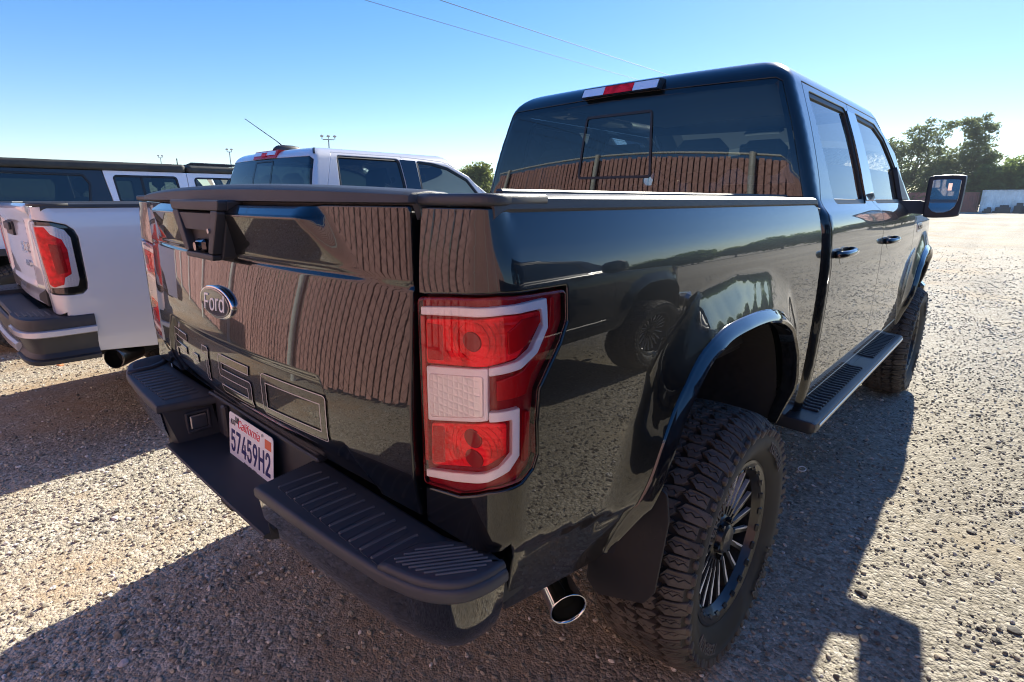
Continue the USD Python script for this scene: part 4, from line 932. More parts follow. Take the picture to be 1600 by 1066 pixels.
# ---- tail lamps
def lampset(f_, lab=None):
    L = group_part(T, 'tail_lamp')
    P = lambda pts, off, m, nm, r=.0, h=.012, thick=True, dp=.012, rl=.0025: obj(L, nm, f_(panel(rpoly(pts, r), S, h, rl, dp, off, thick)), m)
    P(LAMP, -.012, REDD, 'lamp_housing', .01, .014)
    P([(.010, 1.262), (.165, 1.285), (.226, 1.300), (.292, 1.352), (.292, 1.372), (.20, 1.372), (.012, 1.346)], -.006, REDL, 'brake_reflector', .006)
    P([(.016, 1.058), (.165, 1.104), (.205, 1.128), (.205, 1.185), (.165, 1.185), (.020, 1.146)], -.006, REDL, 'brake_reflector', .006)
    P([(.186, 1.226), (.248, 1.232), (.262, 1.262), (.300, 1.300), (.326, 1.345), (.328, 1.392), (.318, 1.392), (.312, 1.345), (.285, 1.308), (.24, 1.276), (.186, 1.262)], -.004, REDM, 'side_reflector', .003)
    P([(.190, 1.20), (.258, 1.20), (.256, 1.112), (.244, 1.10), (.246, 1.215), (.190, 1.218)], -.004, REDM, 'side_reflector', .002)
    P([(-.0005, 1.062), (.010, 1.064), (.010, 1.352), (-.0005, 1.352)], -.003, REDM, 'side_reflector', .002)
    # the white light guide: upper hook, lower hook
    P([(.004, 1.353), (.10, 1.364), (.20, 1.374), (.288, 1.375), (.291, 1.345), (.260, 1.309), (.226, 1.295), (.172, 1.285), (.172, 1.270), (.232, 1.280), (.275, 1.300), (.305, 1.340), (.305, 1.392), (.20, 1.389), (.10, 1.380), (.004, 1.368)], -.001, WHITEL, 'light_guide', .003, .009)
    P([(.172, 1.188), (.214, 1.192), (.214, 1.128), (.19, 1.104), (.165, 1.092), (.08, 1.066), (.004, 1.046), (.004, 1.030), (.09, 1.050), (.17, 1.075), (.21, 1.096), (.230, 1.122), (.230, 1.212), (.172, 1.206)], -.001, WHITEL, 'light_guide', .003, .009)
    P([(.013, 1.150), (.170, 1.190), (.170, 1.284), (.013, 1.258)], -.003, WHITEL, 'reverse_frame', .004)
    P([(.022, 1.160), (.162, 1.196), (.162, 1.270), (.022, 1.246)], -.0005, CLEARL, 'reverse_lens', .006)
    for s_, z_ in ((.135, 1.325), (.135, 1.150), (.137, 1.112)):
        a = np.linspace(0, 2 * PI, 25)[:-1]; P(np.stack([s_ + .022 * np.cos(a), z_ + .017 * np.sin(a)], 1), -.0035, BULB, 'bulb', 0, .008, True, .004, .0015)
    P([(.208, 1.306), (.250, 1.318), (.284, 1.350), (.286, 1.364), (.240, 1.364), (.206, 1.345)], -.0035, REDM, 'inner_panel', .003)
    P([(.016, 1.270), (.060, 1.277), (.060, 1.342), (.016, 1.340)], -.0045, REDM, 'inner_panel', .004); P([(.022, 1.066), (.058, 1.077), (.058, 1.150), (.024, 1.142)], -.0045, REDM, 'inner_panel', .004)
    up_ = Polygon([(.066, 1.277), (.165, 1.289), (.203, 1.303), (.203, 1.368), (.066, 1.354)]); lo_ = Polygon([(.062, 1.076), (.163, 1.108), (.200, 1.130), (.200, 1.183), (.165, 1.183), (.062, 1.155)])
    for cx_, cz_, rg2 in ((.135, 1.325, up_), (.137, 1.130, lo_)):
        for r_0 in (.034, .044, .054, .066):
            ann = LineString(np.stack([cx_ + r_0 * 1.1 * np.cos(np.linspace(0, 2 * PI, 40)), cz_ + r_0 * np.sin(np.linspace(0, 2 * PI, 40))], 1)).buffer(.0016).intersection(rg2.buffer(-.004))
            if ann.area > 2e-5: obj(L, 'fresnel_ring', f_(panel(ann, S, .01, .0006, .004, -.004)), REDL)
    P(LAMP, .002, CLEARCOVER, 'lens_cover', .012, .014, True, .010, .006)
lampset(lambda m: m); lampset(mirror)
for f_ in (lambda m: m, mirror):   # dark body behind the lamp and the bed gap
    obj(T, 'lamp_pocket', f_(panel(rpoly(LAMP, .01).buffer(.012), S, .03, 0, 0, -.034, False)), UNDER)

# ---- tailgate furniture
def cap_ring(x):
    k = 1 - min(abs(x) / .79, 1) ** 2
    y = -1.09 - .05 * k - .004; z = 1.5475; h = .020 + .020 * k
    return [(x, y + .010, z), (x, y - .002 - .004 * k, z + .003), (x, y - .004 * k, z + h * .75), (x, y + .010, z + h), (x, y + .05, z + h + .004), (x, y + .10, z + h), (x, y + .106, z + h - .008), (x, y + .106, z - .03), (x, y + .02, z - .03)]
xs_ = np.r_[-.778, -.774, -.76, np.linspace(-.72, .72, 19), .76, .774, .778]
rg_ = [A(cap_ring(x)) for x in xs_]
for i, q in ((0, .72), (1, .9), (-1, .72), (-2, .9)):
    c_ = rg_[i].mean(0); rg_[i] = c_ + (rg_[i] - c_) * A([1, q, q])
obj(T, 'tailgate_cap', loft(rg_), PLASTIC, 28)
HN = group_part(T, 'tailgate_handle')
hy = -1.140
def hs(pts, d0, d1, b=.004): return tf(slab(smooth_ring(rpoly(pts, .006).exterior.coords[:-1], 0), -hy + d0, -hy + d1, b), XZ)
outer = [(-.175, 1.552), (.175, 1.552), (.168, 1.535), (.108, 1.414), (.095, 1.404), (-.095, 1.404), (-.108, 1.414), (-.168, 1.535)]
inner = [(-.125, 1.528), (.125, 1.528), (.075, 1.425), (-.075, 1.425)]
obj(HN, 'handle_back', hs(outer, -.01, .028, .004), PLASTIC)
for k, pts in enumerate(([(-.175, 1.552), (.175, 1.552), (.164, 1.527), (-.164, 1.527)], [(.165, 1.5275), (.118, 1.5275), (.066, 1.4205), (.098, 1.4205)], [(-.165, 1.5275), (-.118, 1.5275), (-.066, 1.4205), (-.098, 1.4205)], [(-.10, 1.420), (.10, 1.420), (.092, 1.404), (-.092, 1.404)])):
    obj(HN, 'bezel', hs(pts, .026, .050, .004), PLASTIC)
obj(HN, 'pull_flap', hull([(-.112, hy - .030, 1.523), (.112, hy - .030, 1.523), (-.112, hy - .047, 1.520), (.112, hy - .047, 1.520), (-.088, hy - .044, 1.478), (.088, hy - .044, 1.478), (-.088, hy - .026, 1.482), (.088, hy - .026, 1.482)]), PLASTIC2, False)
obj(HN, 'camera_pod', cat([rbox((.060, .022, .034), (.0, hy - .036, 1.438), .008), tf(trimesh.creation.cylinder(.011, .014, sections=18), M4([(1, 0, 0), (0, 0, 1), (0, -1, 0)], (0, hy - .05, 1.436)))]), GLOSSB)
obj(HN, 'lock', tf(trimesh.creation.cylinder(.006, .004, sections=18), M4([(1, 0, 0), (0, 0, 1), (0, -1, 0)], (.098, hy - .052, 1.478))), SATIN)
# oval emblem with script lettering
EM = group_part(T, 'oval_emblem')
a = np.linspace(0, 2 * PI, 49)[:-1]; ez = 1.285; ey = float(ftail(A([[0, ez]]))[0, 1])
ov = lambda k: np.stack([.112 * k * np.cos(a), ez + (.0455 - .112 * (1 - k) * .55) * np.sin(a)], 1)
obj(EM, 'chrome_ring', tf(slab(ov(1.0), -ey - .004, -ey + .008, .004, 3), XZ), CHROME)
obj(EM, 'dark_field', tf(slab(ov(.91), -ey + .004, -ey + .0095, .001), XZ), EMBLUE)
r1 = quadgrid(A([np.c_[ov(.87), np.full(48, -ey + .0097)], np.c_[ov(.85), np.full(48, -ey + .0099)]]).transpose(0, 1, 2), False, True)
obj(EM, 'fine_ring', tf(r1, XZ), SATIN)
tx = text_on('Ford', .046, False, .0012, .140); tx.vertices[:, 0] += tx.vertices[:, 1] * .30; tx.vertices -= A([tx.bounds[:, 0].mean(), tx.bounds[:, 1].mean(), 0])
tx.vertices[:, 1] += .012 * np.sin(tx.vertices[:, 0] * 22) * .25
obj(EM, 'script_lettering', tf(mv(tx, 0, ez, -ey + .0097), XZ), EMLET, False)
# pressed model lettering
LT = group_part(T, 'pressed_lettering')
STROKE = {'F': [[(0, 0), (0, 1), (1, 1)], [(0, .48), (.85, .48)]], '-': [[(0, .5), (1, .5)]], '1': [[(0, 1), (.62, 1), (.62, 0)]], '5': [[(1, 1), (0, 1), (0, .54), (1, .54), (1, 0), (0, 0)]], '0': [[(0, .02), (0, 1), (1, 1), (1, 0), (0, 0), (0, .1)]]}
for ch, x0, x1 in (('F', -.51, -.33), ('-', -.275, -.225), ('1', -.185, -.10), ('5', -.040, .165), ('0', .225, .50)):
    w_ = .0105; zb_, zt_ = 1.026, 1.134
    g = shapely.union_all([LineString([(x0 + w_ + (x1 - x0 - 2 * w_) * a, zb_ + w_ + (zt_ - zb_ - 2 * w_) * b) for a, b in ln]).buffer(w_, cap_style=3 if len(ln) == 2 else 2, join_style=1, quad_segs=4) for ln in STROKE[ch]])
    obj(LT, 'letter', panel(g, ftail, .012, .0012, .006, .0028), BLACKP)
    eg = g.buffer(.0015).difference(g.buffer(-.0009))
    obj(LT, 'letter_edge', panel(eg, ftail, .01, 0, 0, .0032, False), LEDGE)

# ---- rear bumper
BM = group_part(T, 'rear_bumper')
def plan(x): return -1.262 + .030 * (np.abs(x) / .85) ** 3 + .11 * sstep(np.abs(x), .86, 1.02)
corner = smooth_ring([(.84, -1.232), (.92, -1.214), (.976, -1.170), (.992, -1.115), (.992, -1.07)], 3, False)
xo = np.linspace(.365, .83, 9)
def face_line(inset=0.0):
    q = np.vstack([np.stack([xo, plan(xo)], 1), corner]); t = np.gradient(q, axis=0); t /= np.linalg.norm(t, axis=1, keepdims=True)
    return q + np.stack([-t[:, 1], t[:, 0]], 1) * inset
padR = np.vstack([face_line(), [(.95, -1.062), (.90, -1.064), (.83, -1.080), (.335, -1.080)]])
obj(BM, 'step_pad', slab(padR, .884, .915, .010, 3), PLASTIC2); obj(BM, 'step_pad', mirror(slab(padR, .884, .915, .010, 3)), PLASTIC2)
endc = np.vstack([face_line(.006)[9:], [(.95, -1.066), (.90, -1.070), (.86, -1.095), (.825, -1.14), (.815, -1.20), (.82, -1.230)]])
for f_ in (lambda m: m, mirror):
    obj(BM, 'end_cap', f_(slab(endc, .905, .927, .009, 3)), PLASTIC2)
    ec = Polygon(endc).buffer(-.018); dr = A([math.cos(.95), math.sin(.95)]); nr = A([-dr[1], dr[0]]); c_ = A(ec.centroid.coords[0])
    for k in range(-8, 9):
        ln = LineString([c_ + nr * .0098 * k - dr * .2, c_ + nr * .0098 * k + dr * .2]).intersection(ec)
        if ln.is_empty or ln.length < .02: continue
        p0, p1 = A(ln.coords[0]), A(ln.coords[-1]); mid = (p0 + p1) / 2
        obj(BM, 'fine_rib', f_(rbox((ln.length, .0046, .005), (mid[0], mid[1], .927), .0014, rot(.95, [0, 0, 1]))), RIBM, False)
    for k in range(11):
        x = .415 + k * .0375
        obj(BM, 'step_rib', f_(rbox((.0085, .105, .006), (x, -1.170, .9155), .002, rot(-.04, [0, 0, 1]))), RIBM, False)
        obj(BM, 'rib_wedge', f_(hull([(x + .004, -1.225, .9135), (x + .028, -1.225, .9135), (x + .004, -1.225, .9175), (x + .028, -1.225, .9160), (x + .004, -1.125, .9135), (x + .018, -1.125, .9135), (x + .004, -1.125, .9170), (x + .018, -1.125, .9155)])), PLASTIC2, False)
    # notch side wall and gloss face
    obj(BM, 'notch_wall', f_(hull([(.366, -1.248, .906), (.366, -1.10, .906), (.372, -1.248, .906), (.372, -1.10, .906), (.335, -1.215, .768), (.335, -1.09, .765), (.372, -1.235, .768), (.372, -1.09, .765)])), PLASTIC)
def gloss(nm):
    L = [(.889, .006), (.884, .009), (.83, .015), (.795, .026), (.768, .038), (.755, .052), (.748, .085)]
    m = loft([np.c_[np.vstack([face_line(i), [(.93, -1.03), (.372, -1.03)]]), np.full(len(xo) + len(corner) + 2, z)] for z, i in L][::-1])
    obj(BM, nm, m, GLOSSB, 35); obj(BM, nm, mirror(m), GLOSSB, 35)
gloss('gloss_face')
def face_ring(z, inset, x0, x1):
    q = np.linspace(x0, x1, 41)
    return np.vstack([np.c_[q, plan(q) + inset, np.full(41, z)], [(x1, -1.06, z), (x0, -1.06, z)]])
def part_face(x0, x1, zt, nm, m, zs):
    obj(BM, nm, loft([face_ring(z, i, x0, x1) for z, i in zs if z <= zt][::-1]), m, 35)
part_face(-.3645, .3645, .81, 'lower_lip', PLASTIC, ((.782, .012), (.778, .008), (.772, .012), (.762, .026), (.754, .05), (.752, .09)))
obj(BM, 'notch_floor', rbox((.70, .15, .012), (0, -1.165, .765), .004), PLASTIC2)
obj(BM, 'notch_back', cat([rbox((.70, .02, .19), (0, -1.082, .842), .005), rbox((.74, .03, .012), (0, -1.088, .920), .004)]), PLASTIC)
obj(BM, 'mount_bar', rbox((.03, .02, .11), (-.235, -1.102, .855), .006), PLASTIC)
TS = group_part(T, 'trailer_socket')
wr_ = rot(.0, [0, 0, 1])
obj(TS, 'socket_frame', cat([rbox((.012, .074, .010), (-.352, -1.150, .838 + .030), .003), rbox((.012, .074, .010), (-.346, -1.150, .838 - .030), .003), rbox((.012, .010, .07), (-.350, -1.183, .838), .003), rbox((.012, .010, .07), (-.350, -1.117, .838), .003)]), PLASTIC2)
obj(TS, 'socket_cover', rbox((.010, .050, .046), (-.348, -1.150, .838), .003), SATIN)
obj(T, 'bumper_core', cat([rbox((1.9, .12, .10), (0, -1.02, .83), .02)] + [rbox((.10, .5, .12), (s * .42, -.85, .80), .01) for s in (-1, 1)]), UNDER)
obj(T, 'hitch_receiver', cat([rbox((.076, .30, .012), (0, -1.06, .757), .003), rbox((.076, .30, .012), (0, -1.06, .693), .003), rbox((.012, .30, .076), (.035, -1.06, .725), .003), rbox((.012, .30, .076), (-.035, -1.06, .725), .003), rbox((1.1, .06, .06), (0, -.93, .725), .01), rbox((.10, .02, .10), (0, -1.205, .725), .006) if False else rbox((.05, .2, .05), (0, -1.0, .725), .004)]), UNDER)
for s in (1, -1): obj(T, 'tow_loop', tube([(s * .13, -1.10, .76), (s * .13, -1.19, .73), (s * .17, -1.20, .72), (s * .20, -1.17, .73), (s * .20, -1.10, .76)], .010, 8), UNDER, True)
# licence plate
LP = group_part(T, 'license_plate')
pl = rpoly([(-.1524, -.0762), (.1524, -.0762), (.1524, .0762), (-.1524, .0762)], .012)
PT = M4([(1, 0, 0), (0, .10, .995), (0, -.995, .10)], (0, -1.122, .843))
obj(LP, 'plate', tf(slab(ringof(pl), 0, .003, .0012), PT), PLATEW)
def ptext(s_, x, y, h, w, m, bold=False, shear=0, nm='lettering'):
    t = text_on(s_, h, bold, .0014, w); t.vertices[:, 0] += t.vertices[:, 1] * shear; t.apply_translation((x, y, .0026)); obj(LP, nm, tf(t, PT), m, False)
ptext('57459H2', -.136, -.044, .066, .272, NAVY, True)
m_ = ptext('California', -.085, .040, .026, .150, SCRIPT, False, .35)
ptext('dmv.ca.gov', -.045, -.067, .011, .09, INK, False)
ptext('AUG', -.138, .040, .016, .034, INK, True)
obj(LP, 'month_sticker', tf(mv(rbox((.028, .020, .0006), (0, 0, 0), .0002), -.090, .060, .0031), PT), INK, False)
obj(LP, 'year_sticker', tf(rbox((.040, .028, .0008), (.122, .047, .0032), .0003), PT), ORANGE, False)
for x in (-.088, .088):
    for y in (.066, -.066): obj(LP, 'screw', tf(mv(trimesh.creation.cylinder(.0045, .003, sections=12), x, y, .004), PT), SATIN, 30)

# ---- exhaust, mud flaps, wheel arch trims
EX = group_part(T, 'exhaust_pipe')
ax = A([.86, -.48, -.16]); ax /= np.linalg.norm(ax); c0 = A([.868, -.710, .530]); L0 = c0 - ax * .20 + A([0, 0, .03])
u_ = np.cross(ax, [0, 0, 1]); u_ /= np.linalg.norm(u_); v_ = np.cross(u_, ax)
an = np.arange(40) / 40 * 2 * PI
def er(c, r): return c + r * (np.cos(an)[:, None] * u_ + np.sin(an)[:, None] * v_)
tip = quadgrid(A([er(c0 - ax * .13, .044), er(c0 - ax * .02, .047), er(c0 - ax * .004, .050), er(c0, .051), er(c0 + ax * .002, .049), er(c0, .0465), er(c0 - ax * .01, .044), er(c0 - ax * .12, .042)]), False, True); tip.fix_normals()
obj(EX, 'chrome_tip', tip, CHROME, True)
obj(EX, 'soot', fan(er(c0 - ax * .09, .043)), plain('soot', (.006, .006, .006), .9), False)
obj(EX, 'pipe', tube([c0 - ax * .11, L0, (.62, -.42, .66), (.55, .5, .66), (.35, 1.2, .60), (.30, 2.6, .60)], .036, 12), UNDER, True)
for f_ in (lambda m: m, mirror):
    obj(T, 'mud_flap', f_(tf(slab(smooth_ring(rpoly([(.80, .80), (.80, .49), (.84, .458), (.985, .505), (1.012, .55), (1.026, .76), (1.01, .84)], .02).exterior.coords[:-1], 1), 0, .008, .003), M4([(1, .0, 0), (.0, .10, .995), (0, -.995, .10)], (0, -.575, 0)))), FLAPM)
    obj(T, 'wheel_arch_trim', f_(flare_mesh(B, S, ARCH_R, .038, .025, B.sy)), GLOSSB, 40)
    obj(T, 'wheel_arch_trim', f_(flare_mesh(B, B.cab, ARCH_F, .040, .027)), GLOSSB, 40)
    obj(T, 'bed_valance', f_(rbox((.02, .12, .12), (.895, -1.00, .88), .006)), UNDER)
    # body-side gap filler between bed and cab
    obj(T, 'cab_gap', f_(rbox((.05, .03, .85), (.93, .757, 1.10), .004)), UNDER)
    # rocker
    obj(T, 'rocker_panel', f_(panel(Polygon([(.80, .64), (3.12, .64), (3.12, .729), (.80, .729)]), B.cab, .04, .004, .03)), BLACKP)
    # ---- running board
    RB = group_part(T, 'running_board')
    sec = [(.885, .612), (.885, .655), (.90, .668), (1.052, .662), (1.066, .655), (1.070, .640), (1.066, .618), (1.05, .606)]
    ys = [.700, .706, .72, 2.78, 2.795, 2.80]; kk = [.75, .94, 1, 1, .94, .75]
    cc = A(sec).mean(0)
    obj(RB, 'board', f_(loft([[(cc[0] + (x - cc[0]) * (k if k < 1 else 1), y, cc[1] + (z - cc[1]) * k) for x, z in sec] for y, k in zip(ys, kk)])), plain('board_plastic', (.020, .022, .026), .38, bump=(500, .0005)), 30)
    for k in range(44):
        y = .86 + k * .0425
        if 1.72 < y < 1.98: continue
        obj(RB, 'tread_rib', f_(rbox((.105, .021, .010), (.985, y, .6665), .004)), PLASTIC, False)
    obj(RB, 'edge_strip', f_(rbox((.006, 2.02, .014), (1.0695, 1.76, .640), .002)), SATIN)
    for y in (1.0, 1.8, 2.55): obj(RB, 'bracket', f_(rbox((.3, .06, .04), (.78, y, .63), .006)), UNDER)
    # ---- door handles
    for y in (.985, 2.02):
        DH = group_part(T, 'door_handle'); q = 1.0
        a = np.linspace(0, 2 * PI, 25)[:-1]
        Sx = lambda yy, zz: float(B.cab(A([[yy, zz]]))[0, 0])
        xh = Sx(y, 1.335)
        obj(DH, 'cup', f_(panel(Polygon(np.stack([y + .02 + .062 * np.cos(a), 1.325 + .040 * np.sin(a)], 1)), B.cab, .02, .002, .004, .001)), BLACKP)
        obj(DH, 'grip', f_(loft([[(xh + d + .012 * math.cos(t_), yy, zz + .015 * math.sin(t_)) for t_ in np.arange(12) / 12 * 2 * PI] for yy, zz, d in ((y - .115, 1.338, .005), (y - .105, 1.338, .022), (y - .06, 1.339, .036), (y + .02, 1.340, .040), (y + .08, 1.341, .036), (y + .112, 1.342, .022), (y + .118, 1.342, .006))])), CHROME if False else GLOSSB, True)
        obj(DH, 'lock_cap', f_(tf(trimesh.creation.cylinder(.012, .01, sections=16), M4([(0, 0, 1), (0, 1, 0), (-1, 0, 0)], (xh + .005, y + .135, 1.342)))), SATIN, 30)
    # ---- wing mirrors
    MR = group_part(T, 'wing_mirror')
    head = loft([[(1.145 + hx * .74 * sx_, yy, 1.575 + hz2 * sz_) for sx_, sz_ in smooth_ring([(-1, -.8), (-.9, -1), (.9, -.92), (1.02, -.75), (1.05, .86), (.95, 1), (-.9, 1), (-1.02, .8)], 2)] for yy, hx, hz2 in ((2.735, .114, .122), (2.74, .122, .130), (2.79, .126, .134), (2.85, .118, .124), (2.895, .08, .085))])
    obj(MR, 'housing', f_(head), PLASTIC, 40)
    mg = slab(smooth_ring([(-.076, -.100), (.076, -.092), (.080, .090), (.070, .104), (-.070, .104), (-.076, .09)], 2), 0, .004, .001)
    obj(MR, 'mirror_pane', f_(tf(mg, M4([(.986, -.165, 0), (0, .0, 1), (-.165, -.986, .0)], (1.145, 2.728, 1.575)))), MIRRORG, False)
    b_ = rbox((.05, .004, .045), (1.185, 2.720, 1.635), .001); obj(MR, 'spot_mirror', f_(b_), MIRRORG, False)
    obj(MR, 'arm', f_(hull([(.92, 2.68, 1.555), (.92, 2.88, 1.555), (.93, 2.68, 1.475), (.93, 2.88, 1.475), (1.06, 2.75, 1.548), (1.06, 2.84, 1.548), (1.06, 2.75, 1.468), (1.06, 2.84, 1.468)])), PLASTIC, False)
    obj(T, 'mirror_sail', f_(panel(Polygon([(2.70, 1.552), (2.99, 1.552), (2.72, 1.76)]), B.cab, .03, .002, .02, .012)), PLASTIC)
    # fender badge
    BD = group_part(T, 'fender_badge')
    bx = Sx(3.28, 1.36)
    t = text_on('F-150', .030, True, .004, .17); t = tf(t, M4([(0, 1, 0), (0, 0, 1), (1, 0, 0)], (bx + .001, 3.18, 1.352)))
    if f_ is mirror: t.vertices[:, 1] = 2 * 3.265 - t.vertices[:, 1]
    obj(BD, 'badge_plate', f_(panel(sbox(3.14, 1.335, 3.40, 1.398).buffer(-.01).buffer(.01), B.cab, .03, .002, .004, .003)), SATIN)
    obj(BD, 'badge_lettering', f_(mv(t, .004, 0, 0)), GLOSSB, False)
# ---- high brake light
HB = group_part(T, 'high_brake_lamp')
def chm(x0, x1, z0, z1, d, nm, m):
    def q(x, z): 
        t = abs(x) / .80; return (-1.0)
    xs2 = np.linspace(x0, x1, 9)
    yb_ = lambda x, z: .760 + .030 * (abs(x) / .8) ** 2 + (z - 2.05) * .55
    lo = [[(x, yb_(x, z0) - d, z0), (x, yb_(x, z1) - d, z1), (x, yb_(x, z1) + .04, z1), (x, yb_(x, z0) + .04, z0)] for x in xs2]
    obj(HB, nm, loft(lo), m, 25)
chm(-.215, .215, 2.048, 2.096, .006, 'lamp_housing', SEAL)
chm(-.080, .080, 2.053, 2.091, .011, 'red_lens', REDL)
chm(-.208, -.082, 2.053, 2.091, .010, 'cargo_lens', CLEARL); chm(.082, .208, 2.053, 2.091, .010, 'cargo_lens', CLEARL)
# ---- wheels
W0 = make_wheel(T, 'wheel')
UsdGeom.Xformable(stage.GetPrimAtPath(W0)).GetOrderedXformOps()[0].Set(Gf.Vec3d(.895, 0, .444))
ref(T, 'wheel', W0, (.895, 3.69, .444)); ref(T, 'wheel', W0, (-.895, 0, .444), 180); ref(T, 'wheel', W0, (-.895, 3.69, .444), 180)
# ------------------------------------------------------------------ the silver pickup alongside
GL = [(.0, 1.426), (.10, 1.428), (.20, 1.418), (.265, 1.400), (.296, 1.372), (.310, 1.33), (.312, 1.06), (.306, 1.025), (.285, 1.004), (.24, 1.000), (.106, 1.008), (.085, 1.03)]
silver = dict(B=GB, paint=SILVERP, loc=GLOC, label='silver pickup truck parked left of the black one, a red tail lamp facing it',
    rail=1.505, yb=.59, zb=.88, zb2=.64, zb3=.60, zs=.56, arch=[GA_R, GA_F], lamp=GL, tail=gtail, tgz0=.90, tgz1=1.528, tgh=.02,
    rdoor=[(.72, .62), (1.62, .62), (1.62, 1.45), (1.60, 1.60), (1.555, 1.93), (.80, 1.93), (.74, 1.62), (.66, 1.45), (.72, 1.2)],
    fdoor=[(1.62, .62), (2.58, .62), (2.58, 1.42), (2.60, 1.50), (2.33, 1.77), (2.03, 1.90), (1.555, 1.93), (1.60, 1.60), (1.62, 1.45)],
    rwin=[(.87, 1.50), (1.53, 1.50), (1.515, 1.893), (.885, 1.893)], fwin=[(1.71, 1.50), (2.50, 1.50), (2.30, 1.735), (2.08, 1.835), (1.90, 1.872), (1.72, 1.885)],
    bpill=[(1.545, 1.50), (1.695, 1.50), (1.70, 1.89), (1.53, 1.895)], ap_top=2.10, ap_bot=2.72,
    rglass=[(GB.sc, 1.50), (.60, 1.50), (.622, 1.855), (.585, 1.882), (GB.sc, 1.888)], slider=(.20, 1.62, 1.868), sglass=GLASS_DEEP, rglassm=GLASS_DEEP,
    hood=1.30, R=.42, wb=3.26, yseat=1.80, yseat2=.98, bump=SILVERP)
T, B = pickup(silver); S = B.bed
for f_ in (lambda m: m, mirror):
    L = group_part(T, 'tail_lamp')
    P = lambda pts, off, m, nm, r=.0, h=.016, thick=True, dp=.012, rl=.0025: obj(L, nm, f_(panel(rpoly(pts, r), S, h, rl, dp, off, thick)), m)
    P(GL, -.006, GLOSSB, 'black_surround', .02)
    P([(.004, 1.405), (.20, 1.398), (.255, 1.375), (.278, 1.33), (.282, 1.085), (.270, 1.045), (.125, 1.040), (.10, 1.055)], -.002, CLEARL, 'clear_lens', .012)
    P([(.085, 1.392), (.160, 1.392), (.185, 1.350), (.235, 1.320), (.252, 1.26), (.250, 1.120), (.215, 1.100), (.205, 1.060), (.150, 1.045), (.120, 1.06), (.10, 1.2)], .0, REDL, 'red_lens', .008)
    P([(.165, 1.30), (.225, 1.285), (.236, 1.13), (.180, 1.12)], .001, REDM, 'inner_lens', .006)
    P(GL, .004, CLEARCOVER, 'lens_cover', .02, .016, True, .01, .006)
    obj(T, 'lamp_pocket', f_(panel(rpoly(GL, .01).buffer(.012), S, .03, 0, 0, -.03, False)), UNDER)
# tailgate: handle, badges
hd = group_part(T, 'tailgate_handle')
yt = float(gtail(A([[.1, 1.36]]))[0, 1])
obj(hd, 'surround', tf(slab(ringof(rpoly([(-.16, 1.315), (.16, 1.315), (.16, 1.405), (-.16, 1.405)], .02)), -yt - .01, -yt + .012, .004), XZ), PLASTIC)
obj(hd, 'pull', tf(slab(ringof(rpoly([(-.13, 1.35), (.13, 1.35), (.13, 1.398), (-.13, 1.398)], .01)), -yt + .012, -yt + .026, .005), XZ), PLASTIC2)
for tx_, h, w, x, z in (('SLE', .060, .25, .28, 1.225), ('4WD', .036, .17, .31, 1.135)):
    BG = group_part(T, 'badge'); m = text_on(tx_, h, True, .006, w); y0 = float(gtail(A([[x + .1, z]]))[0, 1])
    obj(BG, 'badge_lettering', tf(mv(m, x, z, -y0 - .001), XZ), CHROME, False)
# rear bumper with corner steps
BM = group_part(T, 'rear_bumper')
cn = smooth_ring([(.56, -1.270), (.80, -1.262), (.915, -1.225), (.952, -1.14), (.948, -.91)], 3, False)
def gl(i):
    t = np.gradient(cn, axis=0); t /= np.linalg.norm(t, axis=1, keepdims=True); return cn + np.stack([-t[:, 1], t[:, 0]], 1) * i
def gring(z, i, y0=-.905): return np.c_[np.vstack([gl(i), [(.80, y0), (.56, y0 - .14)]]), np.full(len(cn) + 2, z)]
for f_ in (lambda m: m, mirror):
    obj(BM, 'step_pad', f_(loft([gring(.805, .004), gring(.84, .0), gring(.868, .006), gring(.876, .02)])), PLASTIC, 35)
    for k in range(6): obj(BM, 'step_rib', f_(rbox((.19, .012, .006), (.68 + .018 * k, -1.235 + .026 * k, .8765), .002, rot(.0, [0, 0, 1]))), RIBM)
    st = loft([gring(.760, .002), gring(.767, -.010), gring(.796, -.010), gring(.804, .004)]); obj(BM, 'painted_strip', f_(st), SILVERP, 35)
    obj(BM, 'black_corner', f_(loft([gring(.60, .055), gring(.612, .020), gring(.635, .016), gring(.66, .034), gring(.70, .030), gring(.758, .012)])), PLASTIC, 35)
    obj(BM, 'lower_step', f_(loft([gring(.588, .05), gring(.596, .008), gring(.622, .0), gring(.634, .02)])), PLASTIC, 35)
for nm, m_, zz in (('lower_strip', SILVERP, ((.62, .03), (.632, .0), (.675, -.004), (.685, .012))), ('centre_face', PLASTIC, ((.687, .03), (.695, .02), (.80, .016), (.81, .03)))):
    obj(BM, nm, loft([[(x, y + i, z) for x, y in ((-.555, -1.262), (-.3, -1.275), (0, -1.28), (.3, -1.275), (.555, -1.262), (.555, -1.06), (-.555, -1.06))] for z, i in zz]), m_, 30)
obj(BM, 'centre_pad', rbox((1.105, .16, .035), (0, -1.165, .83), .01), PLASTIC)
EX = group_part(T, 'exhaust_pipe')
c0 = A([.885, -.845, .560]); ax = A([.62, -.78, -.02]); ax /= np.linalg.norm(ax); u_ = np.cross(ax, [0, 0, 1]); u_ /= np.linalg.norm(u_); v_ = np.cross(u_, ax)
tip = quadgrid(A([er(c0 - ax * .2, .058), er(c0 - ax * .01, .066), er(c0, .067), er(c0, .060), er(c0 - ax * .15, .056)]), False, True); tip.fix_normals()
obj(EX, 'tip', tip, plain('dark_chrome', (.16, .15, .14), .2, 1.0), True); obj(EX, 'soot', fan(er(c0 - ax * .1, .058)), UNDER, False)
obj(EX, 'pipe', tube([c0 - ax * .18, c0 - ax * .4, (.6, .0, .70), (.4, 1.2, .6)], .04, 10), UNDER, True)
